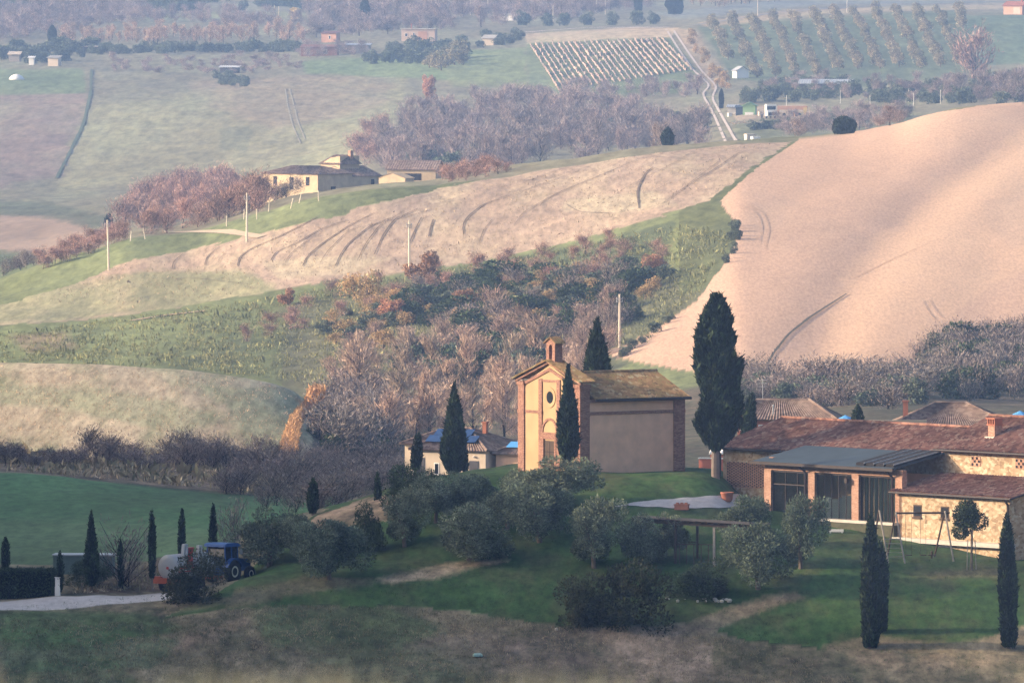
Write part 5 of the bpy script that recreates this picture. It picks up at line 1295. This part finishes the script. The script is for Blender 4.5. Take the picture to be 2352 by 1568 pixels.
# small clipped tree with a bare trunk by the swing
rng = np.random.default_rng(19); p = gp(2231, 1308, 800)
t = empty('ball_tree', p, 0, 'small dark round headed tree on a thin trunk before the stone lean-to', 'tree')
bl = [(rng.uniform(-.95, .95), rng.uniform(-.9, .9), 3.9 + rng.uniform(-1.2, 1.3), rng.uniform(.6, .95)) for _ in range(15)]
V, F, c = blob_crown(rng, 6500, bl, .22, .1); mesh_np('crown', V, F, M['ever'], t, c)
b = MB(); b.tube((0, 0, -.3), (.05, 0, 3.2), .11, .08, 8); b.build('trunk', M['bark'], t)
b = MB(); b.tube((-.35, 0, -.3), (-.3, 0, 2.4), .035, n=5); b.tube((.4, .1, -.3), (.3, .1, 2.4), .035, n=5); b.build('stake', M['palewood'], t)

# bare branching trees
def make_bare(seed, H_, Rr, mat, name, n=900, tw=.05, leafy=0):
    rng = np.random.default_rng(seed); t = empty(name, (0, 0, 0))
    b = MB(); ends = []
    st = 1 + int(rng.integers(0, 3))
    for s in range(st):
        x0, y0 = rng.uniform(-.3, .3, 2) * st * .6
        tip = Vector((x0 + rng.uniform(-.4, .4) * Rr, y0 + rng.uniform(-.4, .4) * Rr, H_ * rng.uniform(.75, .95)))
        base = Vector((x0, y0, -.3)); b.tube(base, base.lerp(tip, .5), .085 * H_ / 7, .055 * H_ / 7, 5); b.tube(base.lerp(tip, .5), tip, .055 * H_ / 7, .015, 4)
        for k in range(11):
            f = rng.uniform(.06, .9); q = base.lerp(tip, f); a = rng.uniform(0, 2 * math.pi); L = Rr * (1.15 - f * .6) * rng.uniform(.6, 1.1)
            e = q + Vector((math.cos(a) * L, math.sin(a) * L, L * rng.uniform(.5, 1.4))); b.tube(q, e, .05 * H_ / 7, .015, 3)
            ends.append((q, e))
    b.build('trunk', M[mat], t)
    k = rng.integers(0, len(ends), n); f = rng.uniform(.15, 1.05, n)
    A = np.array([tuple(e[0]) for e in ends]); E = np.array([tuple(e[1]) for e in ends])
    P = A[k] + (E[k] - A[k]) * f[:, None] + rng.normal(size=(n, 3)) * Rr * .2; P[:, 2] = np.abs(P[:, 2])
    D = (E[k] - A[k]); D /= np.linalg.norm(D, axis=1, keepdims=True); D = D + np.array([0, 0, .5])
    V, F, c = cards(P, D, .13 * H_, tw * 1.0, rng, .45)
    mesh_np('crown', V, F, M[mat], t, c)
    return t
BARE = [make_bare(300 + i, 7, 2.4, 'twig', 'bare_tree', 1900, .06) for i in range(5)]
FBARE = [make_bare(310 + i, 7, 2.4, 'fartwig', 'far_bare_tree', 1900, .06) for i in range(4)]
PALE = [make_bare(320 + i, 7, 1.9, 'paletwig', 'pale_tree', 1300, .06) for i in range(3)]
REDT = [make_bare(330 + i, 5, 2.3, 'redtwig', 'reddish_bush', 1700, .06) for i in range(3)]
DARK = [make_bare(340 + i, 3.6, 2.2, 'darktwig', 'thorn_bush', 1000, .065) for i in range(4)]
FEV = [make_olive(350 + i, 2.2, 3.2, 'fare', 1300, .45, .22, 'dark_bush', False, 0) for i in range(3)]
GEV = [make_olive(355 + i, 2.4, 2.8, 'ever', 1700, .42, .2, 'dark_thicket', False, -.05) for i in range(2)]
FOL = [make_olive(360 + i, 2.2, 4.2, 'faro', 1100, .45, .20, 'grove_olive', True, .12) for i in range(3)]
OAK = [make_olive(370 + i, 2.2, 4.6, 'oak', 3600, .34, .15, 'russet_oak', True, .1) for i in range(2)]
TAN = [make_olive(380 + i, 2.2, 3.6, 'tan', 1300, .34, .14, 'tan_bush', True, .0) for i in range(2)]

PEND = []
for i, p, H_, w_, lab in LATE: place(DARK, i + 2, p, w_ / 4.6, H_ / 3.6, i * 2, lab, 'bush', 'bare shrubs by the drive')
def scatter(poly, n, protos, hmin, hmax, base_h, label, cat, group, ymin, seed, mind=12, flip=1.0, wmul=1.0):
    """trees over a surveyed patch of land, no two on the same spot"""
    if protos is BARE and ymin >= 1990: protos = FBARE
    rng = np.random.default_rng(seed); poly = np.array(poly, float); lo, hi = poly.min(0), poly.max(0); pts = []
    tries = 0
    while len(pts) < n and tries < n * 40:
        tries += 1; q = rng.uniform(lo, hi)
        if not inpoly(np.array([q[0]]), np.array([q[1]]), poly)[0]: continue
        if any(abs(q[0] - p[0]) < mind and abs(q[1] - p[1]) < mind * .6 for p in pts): continue
        pts.append(q)
    for i, q in enumerate(pts):
        h_ = rng.uniform(hmin, hmax) / base_h * fsc(gp(q[0], q[1], ymin).y)
        a_ = (protos, int(rng.integers(0, 99)), gp(q[0], q[1], ymin), h_ * rng.uniform(.85, 1.2) * wmul, h_, rng.uniform(0, 6.28), label, cat, group)
        if protos is FBARE or protos is FEV: PEND.append((id(protos), h_ / a_[2].y, a_))
        else: place(*a_)
GG = 'bare trees in the gully behind the chapel'
gul = [(690, 1050), (730, 900), (790, 800), (960, 770), (1000, 700), (1250, 760), (1330, 720), (1450, 690), (1550, 700), (1490, 780), (1400, 830), (1330, 900), (1200, 1030), (900, 1060)]
scatter(gul, 50, BARE, 3.4, 5.8, 7, 'bare grey brown tree in the gully below the stubble field', 'tree', GG, 1430, 1, 20, wmul=1.15)
scatter([(770, 960), (830, 860), (1000, 840), (1200, 850), (1340, 850), (1300, 980), (1180, 1060), (850, 1060)], 40, PALE, 5, 9, 7, 'pale leafless tree in the lower gully behind the cream house', 'tree', 'pale trees in the lower gully', 1430, 2, 18)
scatter([(900, 690), (1250, 640), (1480, 660), (1420, 760), (1250, 830), (1000, 780)], 22, DARK, 2.4, 4, 3.6, 'dark leafless thicket bush on the shaded side of the gully', 'bush', 'thicket bushes in the gully', 1430, 3, 22, wmul=1.2)
scatter([(720, 1040), (750, 940), (810, 920), (900, 960), (900, 1050)], 30, DARK, 3, 5, 3.6, 'dark thicket bush beside the orange reeds', 'bush', 'thicket bushes by the reeds', 1280, 4, 16, wmul=1.2)
scatter([(930, 850), (1020, 830), (1230, 820), (1260, 880), (1000, 900)], 22, FEV, 2.5, 4.5, 3.2, 'dark green bush among the pale gully trees', 'bush', 'evergreen bushes in the gully', 1430, 5, 20)
scatter([(560, 790), (700, 690), (900, 640), (1500, 540), (1560, 600), (1380, 650), (900, 700), (720, 770)], 44, REDT, 1.6, 3.2, 5, 'low reddish shrub along the lower edge of the stubble field', 'bush', 'shrubs below the stubble field', 1500, 6, 24, wmul=1.3)
scatter([(720, 760), (860, 690), (1200, 640), (1500, 620), (1560, 660), (1300, 720), (1000, 740), (800, 800)], 60, FEV, 1.2, 2.6, 3.2, 'low green bush on the upper slope of the gully', 'bush', 'low bushes on the upper gully slope', 1500, 51, 20, wmul=1.4)
scatter([(720, 760), (860, 690), (1200, 640), (1500, 620), (1560, 660), (1300, 760), (1000, 790), (800, 830)], 46, TAN, 1.4, 2.6, 3.6, 'tan shrub on the upper slope of the gully', 'bush', 'tan shrubs in the upper gully', 1500, 52, 26, wmul=1.2)
GT = ('deep green evergreen thicket in the shaded parts of the gully', 'bush', 'evergreen thickets of the gully', 1400)  # dark bushes added to stand in for the gully's shade
scatter([(900, 700), (1000, 650), (1250, 640), (1500, 660), (1440, 740), (1280, 780), (1000, 770)], 44, GEV, 1.8, 3.4, 2.8, *GT, 71, 18, wmul=1.35)
scatter([(990, 880), (1010, 820), (1230, 800), (1270, 860), (1100, 880)], 20, GEV, 2.4, 4.2, 2.8, *GT, 72, 18, wmul=1.3)
scatter([(740, 1045), (750, 945), (800, 930), (900, 960), (900, 1050)], 22, GEV, 1.8, 3.2, 2.8, *GT[:3], 1280, 73, 16, wmul=1.3)
for i, (u, a, c, w, lab) in enumerate(((812, 612, 690, 62, 'russet oak standing at the field edge, left of a pair'), (846, 605, 700, 62, 'russet oak standing at the field edge, right of a pair'), (975, 575, 650, 80, 'pinkish russet oak beside the field edge pole'), (900, 688, 745, 62, 'small bright orange oak in the middle of the gully'),
   (880, 745, 800, 60, 'tan oak below the bright orange one'), (1500, 585, 640, 50, 'faded orange oak beside the green triangle of grass'), (800, 720, 775, 60, 'tan bush below the pair of russet oaks'), (1068, 665, 715, 55, 'pinkish oak right of the bright orange one'), (660, 660, 700, 40, 'small russet shrub at the left of the gully'), (985, 175, 245, 34, 'tall russet tree above the far gully'))):
    p = gp(u, c, 1500); H_ = (c - a) / FP * p.y; w_ = w / FP * p.y
    place(TAN if 'tan' in lab else OAK, i, p, w_ / 3.5, H_ / 4.1, i * 1.1, lab, 'tree', 'autumn oaks')
# orange reeds on the bank at the end of the mound
rng = np.random.default_rng(31); P = []
for i in range(2600):
    f = rng.uniform(); u = np.interp(f, [0, .15, .3, .5, .75, 1], [728, 724, 702, 680, 668, 660]) + rng.uniform(-1, 1) * (20 if f < .18 else 9 + 12 * f); py = np.interp(f, [0, .15, .3, .5, .75, 1], [893, 915, 938, 965, 1005, 1046]) + rng.normal() * 3
    g = gp(u, py, 1200) if f > .3 and u < 700 else Vector(ray(u, py, 1408 + rng.uniform(-5, 5))); P.append((g.x, g.y, g.z))
P = np.array(P); V, F, c = cards(P + [0, 0, .2], np.tile([0, 0, 1.0], (len(P), 1)), .9, .22, rng, .5); o = mesh_np('dry_reeds', V, F, M['reed'], None, c ** .6); tag(o, kind='stuff')
# hedgerow of thorn bushes behind the green field
for i in range(58):
    u = -40 + i * 12.4 + random.uniform(-6, 6)
    hpx = np.interp(u, [-40, 30, 80, 110, 190, 210, 260, 300, 340, 420, 480, 560, 640, 760], [46, 44, 14, 22, 40, 52, 56, 34, 26, 70, 60, 52, 56, 30]) * random.uniform(.75, 1.2)
    p = gt(u, random.uniform(1238, 1266)); h_ = hpx / FP * p.y * 1.05
    place(DARK, i, p, max(.65, h_ / 3.6) * random.uniform(.9, 1.3), h_ / 3.6 * 1.05, i * 1.7, 'grey leafless thorn bush in the hedgerow behind the green field', 'bush', 'hedgerow behind the green field')
scatter([(500, 1130), (700, 1075), (900, 1075), (1000, 1100), (860, 1140), (740, 1200), (640, 1180)], 60, DARK, 1.8, 3.2, 3.6, 'dark thorn bush on the rough ground below the road', 'bush', 'bushes below the road', 1000, 8, 14, wmul=1.2)
# woods on the right
scatter([(2110, 880), (2120, 810), (2230, 795), (2352, 785), (2420, 780), (2420, 930), (2200, 920)], 80, DARK, 2.6, 4.6, 3.6, 'bare brown tree in the wood at the right edge', 'tree', 'trees of the right hand wood', 1300, 9, 14, wmul=1.0)
scatter([(2110, 870), (2130, 815), (2352, 790), (2420, 900), (2200, 920)], 34, GEV, 2.4, 4.4, 2.8, 'dark green tree in the wood at the right edge', 'tree', 'evergreens of the right hand wood', 1300, 10, 20)
scatter([(1680, 930), (1700, 880), (1900, 888), (2110, 870), (2150, 930), (2000, 945), (1800, 935)], 56, DARK, 2.2, 3.8, 3.6, 'low bare tree in the belt below the ploughed field', 'tree', 'scrub belt below the ploughed field', 1300, 11, 12, wmul=1.5)
scatter([(1680, 935), (1700, 885), (2110, 880), (2150, 935)], 40, FEV, 1.8, 3.2, 3.2, 'dark green bush in the belt below the ploughed field', 'bush', 'bushes below the ploughed field', 1300, 12, 16)
scatter([(1420, 830), (1500, 770), (1590, 690), (1640, 640), (1630, 650), (1540, 740), (1430, 815)], 16, FEV, .9, 1.8, 3.2, 'dark bush along the left edge of the ploughed field', 'bush', 'bushes at the ploughed field edge', 1430, 13, 12)
scatter([(1700, 500), (1695, 560), (1680, 600), (1660, 620), (1680, 560), (1686, 520)], 10, FEV, .9, 1.6, 3.2, 'dark bush on the bank right of the green triangle', 'bush', 'bushes by the green triangle', 1430, 14, 8)
# beyond the ridge
scatter([(275, 545), (300, 480), (420, 440), (520, 440), (610, 470), (600, 500), (480, 525), (360, 540)], 70, REDT, 4, 6.5, 5, 'reddish leafless tree in the thicket left of the old farmhouse', 'tree', 'thicket left of the old farmhouse', 1990, 15, 14)
scatter([(80, 610), (180, 560), (290, 530), (300, 548), (200, 585), (90, 625)], 40, REDT, 1.5, 2.8, 5, 'low reddish shrub along the ridge at left', 'bush', 'shrubs along the left ridge', 1900, 16, 10, wmul=1.3)
scatter([(590, 470), (660, 460), (690, 475), (620, 485)], 8, DARK, 2, 3.4, 3.6, 'dark thorn bush under the farmhouse wall', 'bush', 'bushes under the farmhouse', 2050, 17, 12)
scatter([(1010, 430), (1020, 410), (1100, 395), (1170, 395), (1100, 412), (1040, 432)], 22, REDT, 1.6, 3, 5, 'russet shrub on the crest right of the ridge barn', 'bush', 'shrubs right of the ridge barn', 1990, 18, 9, wmul=1.3)
scatter([(850, 390), (880, 320), (960, 270), (1100, 260), (1300, 260), (1500, 290), (1620, 320), (1620, 350), (1400, 370), (1100, 400), (900, 400)], 150, BARE, 5, 8.5, 7, 'grey lilac leafless tree in the far gully wood', 'tree', 'far gully wood', 2200, 19, 15, wmul=1.2)
scatter([(960, 390), (1000, 340), (1120, 330), (1150, 360), (1060, 400)], 30, FEV, 2.5, 4.5, 3.2, 'dark blue green bush in the shade of the far gully', 'bush', 'evergreens of the far gully', 2200, 20, 12)
scatter([(1280, 300), (1500, 280), (1620, 270), (1620, 330), (1400, 330)], 30, FEV, 2.5, 4, 3.2, 'dark bush between the far gully and the dirt road', 'bush', 'bushes by the dirt road', 2200, 21, 14)
scatter([(800, 380), (830, 330), (880, 300), (900, 330), (860, 390)], 14, REDT, 4, 6, 5, 'orange pink leafless tree left of the far gully wood', 'tree', 'reddish trees of the far gully', 2200, 22, 14)
scatter([(1080, 235), (1240, 215), (1600, 205), (1620, 225), (1300, 245), (1100, 250)], 30, BARE, 3, 5, 7, 'leafless tree in the hedge under the vineyard', 'tree', 'hedge under the vineyard', 2400, 23, 14, wmul=1.4)
# olive grove in rows
k = 0
for i in range(13):
    for j in range(17):
        f = j / 16; u = 1632 + 47 * i + 58 * f + random.uniform(-3, 3); py = (52 if i < 5 else 40) + (i * -1.4) + 128 * f + random.uniform(-3, 3)
        if u > 2215 or py < 26 or (u < 1700 and py > 150): continue
        if random.random() < .05: continue
        g = gp(u, py, 2600); s = random.uniform(.72, .98) * fsc(g.y); place(FOL, k, g, s * .95, s * .95, k, 'dull green olive in the long rows of the far grove', 'olive tree', 'olive grove rows'); k += 1
# vineyard rows
vm = {}
for i in range(25):
    u0 = 1218 + i * 12.6; pts = []
    rng = np.random.default_rng(600 + i); V, F = [], []
    for q, f in enumerate(np.linspace(0, 1, 90)):
        u = u0 + 68 * f; py = 102 - i * .55 + (108 - i * 1.5) * f
        g = gp(u, py, 2700); hh = max(.08, .5 + .35 * rng.normal()); w = max(.05, .17 + .09 * rng.normal()); k_ = rng.normal() * .12
        V += [(g.x - w + k_, g.y, g.z - .1), (g.x - w * .6 + k_, g.y, g.z + hh), (g.x + w * .6 + k_, g.y, g.z + hh), (g.x + w + k_, g.y, g.z - .1)]
        if q: b0 = 4 * (q - 1); F += [(b0 + a_, b0 + a_ + 1, b0 + a_ + 5, b0 + a_ + 4) for a_ in range(3)]
    c = np.repeat(np.clip(rng.lognormal(-.1, .3, 90), .5, 1.6), 4)
    o = mesh_np('vine_row', V, F, M['paletwig'], None, c * .8); tag(o, 'leafless vine row running down the vineyard left of the dirt road', 'vine row', 'rows of the vineyard')
# dark round bushes along the lane, hedges and far trees
for i, (u, py, w, h_) in enumerate(((1200, 58, 40, 34), (1256, 60, 34, 28), (1297, 60, 34, 30), (1350, 58, 36, 30), (1408, 58, 36, 30), (1462, 58, 36, 34), (1500, 56, 30, 30))):
    p = gp(u, py, 2600); place(FEV, i, p, w / FP * p.y / 4.2, h_ / FP * p.y / 3.1, i, 'round dark bush in the row above the lane', 'bush', 'round bushes above the lane')
scatter([(220, 118), (700, 110), (700, 120), (230, 126)], 44, FEV, 2.0, 3.2, 3.2, 'dark bush in the long hedge under the orchard at upper left', 'bush', 'long hedge at upper left', 2500, 24, 8)
scatter([(840, 140), (1060, 120), (1070, 150), (860, 150)], 26, FEV, 2.0, 3.4, 3.2, 'dark bush in the hedge right of the rusty sheds', 'bush', 'hedge right of the sheds', 2500, 25, 9)
scatter([(-10, 125), (200, 110), (230, 125), (100, 150), (-10, 140)], 26, FEV, 2.5, 4.5, 3.2, 'dark bush around the huts at far left', 'bush', 'bushes around the left huts', 2500, 26, 11)
scatter([(140, 105), (700, 100), (700, 80), (150, 84)], 70, PALE, 4, 6, 7, 'pale pink leafless poplar in the orchard at upper left', 'tree', 'poplars of the upper left orchard', 2500, 27, 7)
scatter([(700, 90), (820, 85), (1150, 60), (1500, 30), (1500, 12), (1200, 20), (700, 50)], 90, BARE, 4, 7, 7, 'pinkish grey leafless tree in the wood along the skyline', 'tree', 'skyline wood', 2600, 28, 10, wmul=1.3)
scatter([(-20, 90), (120, 60), (330, 50), (330, 25), (-20, 20)], 60, BARE, 4, 8, 7, 'lilac leafless tree in the upper left corner', 'tree', 'trees of the upper left corner', 2600, 29, 10, wmul=1.3)
scatter([(-20, 40), (700, 22), (700, 4), (-20, 0)], 60, FEV, 3, 6, 3.2, 'dark blue green tree on the top edge at left', 'tree', 'dark trees along the top left', 2600, 30, 11)
scatter([(1600, 22), (1800, 4), (1780, -10), (1580, 0)], 34, PALE, 5, 8, 7, 'pale slender poplar at the top edge beyond the lane', 'tree', 'poplars at the top edge', 2600, 31, 7)
scatter([(1700, 215), (1840, 190), (2000, 210), (2250, 200), (2330, 180), (2352, 240), (2150, 240), (1850, 235), (1700, 240)], 80, FEV, 2, 3.6, 3.2, 'dark green bush in the thicket under the olive grove', 'bush', 'thicket under the olive grove', 2400, 32, 11)
scatter([(1750, 195), (2000, 190), (2352, 200), (2352, 235), (2000, 235), (1760, 225)], 50, BARE, 2.5, 5, 7, 'leafless grey tree in the thicket under the olive grove', 'tree', 'bare trees under the olive grove', 2400, 33, 12, wmul=1.3)
scatter([(1750, 320), (1780, 290), (1960, 270), (2100, 270), (2050, 290), (1900, 310)], 44, BARE, 2.5, 4.5, 7, 'grey leafless shrub behind the crest of the ploughed field', 'bush', 'shrubs behind the ploughed crest', 2150, 34, 11, wmul=1.4)
scatter([(1720, 300), (1850, 285), (2060, 275), (2100, 262), (1900, 300)], 26, FEV, 1.5, 2.6, 3.2, 'low dark bush behind the crest of the ploughed field', 'bush', 'dark bushes behind the ploughed crest', 2150, 35, 12)
scatter([(2250, 240), (2260, 200), (2352, 185), (2400, 240)], 22, BARE, 3, 6, 7, 'tall leafless tree at the right edge above the ploughed crest', 'tree', 'trees above the ploughed crest', 2150, 36, 11, wmul=1.2)
scatter([(-20, 100), (330, 62), (700, 70), (700, 44), (300, 40), (-20, 60)], 70, BARE, 3.5, 6, 7, 'lilac leafless tree in the belt above the upper left orchard', 'tree', 'belt above the upper left orchard', 2600, 61, 9, wmul=1.3)
scatter([(700, 60), (1150, 40), (1500, 18), (1500, 0), (700, 6)], 110, BARE, 5, 8, 7, 'grey pink leafless tree on the far skyline', 'tree', 'far skyline trees', 2600, 62, 9, wmul=1.3)
scatter([(820, 120), (1060, 100), (1200, 70), (1200, 95), (1050, 125)], 24, FEV, 2, 3.4, 3.2, 'dark bush around the pink house and the cream hut', 'bush', 'bushes around the pink house', 2500, 63, 11)
scatter([(230, 140), (560, 130), (690, 150), (680, 175), (240, 170)], 40, BARE, 1.6, 3, 7, 'low leafless shrub on the terrace above the brown field', 'bush', 'shrubs above the brown field', 2400, 64, 12, wmul=1.8)
p = gp(2236, 178, 2500)
RT = make_bare(390, 7, 3.2, 'redtwig', 'round_pink_tree', 2200, .12); RT.location = p; s = 100 / FP * p.y / 7; RT.scale = (s, s, s); tag(RT, 'big round pink leafless tree at the right end of the olive grove', 'tree')
scatter([(580, 190), (480, 175), (500, 195), (570, 200)], 10, FEV, 1.6, 2.6, 3.2, 'dark bush in the small thicket in the middle of the far slope', 'bush', 'small thicket on the far slope', 2400, 37, 8)
scatter([(690, 118), (850, 112), (860, 126), (690, 136)], 20, BARE, 2, 4, 7, 'leafless shrub tangled in front of the rusty sheds', 'bush', 'shrubs before the rusty sheds', 2500, 38, 9, wmul=1.4)
scatter([(960, 150), (1060, 120), (1070, 150), (1010, 165)], 14, FOL, 3, 5, 4.2, 'dull olive green tree above the far gully', 'tree', 'olives above the far gully', 2500, 39, 10)
scatter([(0, 640), (60, 600), (100, 600), (20, 660)], 12, DARK, 1.5, 2.6, 3.6, 'dark shrub in the hollow at the left edge', 'bush', 'shrubs in the left hollow', 2000, 40, 10)
scatter([(1590, 80), (1680, 200), (1660, 215), (1600, 130), (1560, 80)], 24, TAN, 1.4, 2.6, 3.6, 'tan shrub on the verge right of the dirt road', 'bush', 'verge of the dirt road', 2500, 41, 8)

# the nearest and largest of each kind stand as trees of their own, the small far remainder is woodland
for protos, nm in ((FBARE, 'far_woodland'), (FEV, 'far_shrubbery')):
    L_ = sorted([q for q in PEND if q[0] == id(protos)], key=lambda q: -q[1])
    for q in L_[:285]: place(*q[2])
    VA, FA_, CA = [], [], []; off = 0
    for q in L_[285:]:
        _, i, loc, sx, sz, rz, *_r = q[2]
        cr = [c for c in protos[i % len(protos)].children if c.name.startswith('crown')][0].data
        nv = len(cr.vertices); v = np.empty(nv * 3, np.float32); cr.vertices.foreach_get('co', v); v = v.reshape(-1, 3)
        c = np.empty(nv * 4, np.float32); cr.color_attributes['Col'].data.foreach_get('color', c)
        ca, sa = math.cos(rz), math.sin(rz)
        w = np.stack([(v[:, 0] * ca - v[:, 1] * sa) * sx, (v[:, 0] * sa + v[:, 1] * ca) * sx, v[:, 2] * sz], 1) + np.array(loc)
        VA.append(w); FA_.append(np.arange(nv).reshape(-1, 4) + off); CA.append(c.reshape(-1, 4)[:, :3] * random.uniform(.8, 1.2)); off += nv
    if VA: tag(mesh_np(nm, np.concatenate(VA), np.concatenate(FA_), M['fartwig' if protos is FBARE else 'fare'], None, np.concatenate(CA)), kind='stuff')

# ------------------------------------------------------------------ grass and weeds
def tufts(name, poly, n, hgt, wid, mat, ymin, seed, vary=.35, blades=3):
    rng = np.random.default_rng(seed); poly = np.array(poly, float); lo, hi = poly.min(0), poly.max(0)
    Q = rng.uniform(lo, hi, (n * 3, 2)); Q = Q[inpoly(Q[:, 0], Q[:, 1], poly)][:n]
    w = vnoise(Q[:, 0] / 40, Q[:, 1] / 16, seed) + .6 * vnoise(Q[:, 0] / 13, Q[:, 1] / 6, seed + 1)
    Q = Q[w > rng.uniform(-1.0, .35, len(Q))]
    G_ = np.array([tuple(gp(a, b_, ymin)) for a, b_ in Q])
    P = np.repeat(G_, blades, 0) + rng.normal(size=(len(G_) * blades, 3)) * np.array([wid * 1.6, wid * 1.6, 0])
    hh = hgt * np.repeat(rng.lognormal(0, vary, len(G_)), blades)
    P[:, 2] += hh * .35
    D = np.tile([0, 0, 1.0], (len(P), 1))
    V, F, c = cards(P, D, 1.0, wid, rng, .55)
    cen = V.reshape(-1, 4, 3).mean(1, keepdims=True); VV_ = V.reshape(-1, 4, 3); VV_ = cen + (VV_ - cen) * hh[:, None, None] ** 1.0
    o = mesh_np(name, VV_.reshape(-1, 3), F, M[mat], None, c); return tag(o, kind='stuff')
M['weed'] = leafmat('dry_weeds', (.40, .32, .22), (.13, .14, .08), .15, .15)
M['grassb'] = leafmat('grass_blades', (.085, .135, .048), (.035, .06, .024), .25, .2)
M['scrub'] = leafmat('hill_scrub', (.23, .23, .11), (.13, .15, .075), .15, .06)
M['blur'] = leafmat('near_dry_grass', (.55, .48, .32), (.42, .40, .26), .3, 2)
tufts('dry_weeds', [(-20, 1420), (300, 1430), (640, 1390), (900, 1395), (1180, 1425), (1300, 1445), (1560, 1440), (1720, 1480), (1960, 1560), (1960, 1585), (-20, 1585)], 30000, .24, .085, 'weed', 800, 1, .28)
tufts('grass', [(-20, 1400), (500, 1350), (900, 1320), (1300, 1180), (1700, 1180), (2380, 1260), (2380, 1585), (-20, 1585)], 24000, .17, .075, 'grassb', 800, 2, .28)
tufts('dry_grass', [(140, 1366), (330, 1310), (540, 1262), (540, 1330), (380, 1355)], 1200, .4, .14, 'weed', 800, 3)
tufts('hill_scrub', [(-20, 770), (200, 745), (560, 695), (940, 635), (1300, 575), (1560, 520), (1690, 540), (1600, 680), (1480, 790), (1000, 850), (700, 880), (400, 845), (-20, 835)], 20000, .55, .17, 'scrub', 1440, 4)
tufts('field_weeds', [(-20, 1040), (600, 1060), (780, 1150), (590, 1135), (300, 1105), (-20, 1080)], 2500, .7, .3, 'weed', 1000, 5)
M['stub'] = leafmat('stubble_straw', (.42, .32, .225), (.34, .26, .18), .15, .05)
tufts('mound_stubble', [(-20, 840), (430, 853), (640, 890), (690, 915), (660, 960), (640, 1030), (-20, 1030)], 7000, .22, .16, 'stub', 1200, 6, blades=2)
tufts('field_stubble', [(60, 690), (300, 610), (560, 555), (1000, 450), (1500, 352), (1780, 330), (1640, 445), (1300, 555), (750, 645), (300, 710)], 9000, .24, .26, 'stub', 1700, 7, blades=2)
# out-of-focus dry grass on the near bank, a few steps in front of the camera
rng = np.random.default_rng(77); n = 4200
u = np.concatenate([rng.normal(c, s, n // 6) for c, s in ((70, 70), (230, 45), (690, 55), (860, 50), (1270, 70), (2290, 60))]); Yn = rng.uniform(40, 47, len(u))
G_ = np.array([tuple(gt(a, y)) for a, y in zip(u, Yn)]); top = np.array([ray(a, 1557 + rng.normal() * 9, y)[2] for a, y in zip(u, Yn)])
hh = np.maximum(top - G_[:, 2], .1); P = G_.copy(); P[:, 2] += hh / 2
V, F, c = cards(P, np.tile([0, 0, 1.0], (len(P), 1)), 1.0, .035, rng, .12); VV_ = V.reshape(-1, 4, 3); cen = VV_.mean(1, keepdims=True)
VV_ = cen + (VV_ - cen) * np.stack([np.ones(len(P)), np.ones(len(P)), hh * .9], 1)[:, None, :]
o = mesh_np('near_grass', VV_.reshape(-1, 3), F, M['blur'], None, c); tag(o, kind='stuff')
# ------------------------------------------------------------------ the air
hz = bpy.data.materials.new('haze'); hz.use_nodes = True
n = hz.node_tree.nodes; n.remove(n['Principled BSDF'])
v = n.new('ShaderNodeVolumePrincipled'); v.inputs['Color'].default_value = (.34, .55, 1.0, 1); v.inputs['Density'].default_value = HAZE; v.inputs['Anisotropy'].default_value = 0.0
hz.node_tree.links.new(v.outputs[0], n['Material Output'].inputs['Volume'])
b = MB(); b.bx(TX.min() - 60, TX.max() + 60, -90, 8600, TZ.min() - 1.0, max(TZ.max(), 62) + 3)
o = b.build('haze', hz); tag(o, kind='stuff')
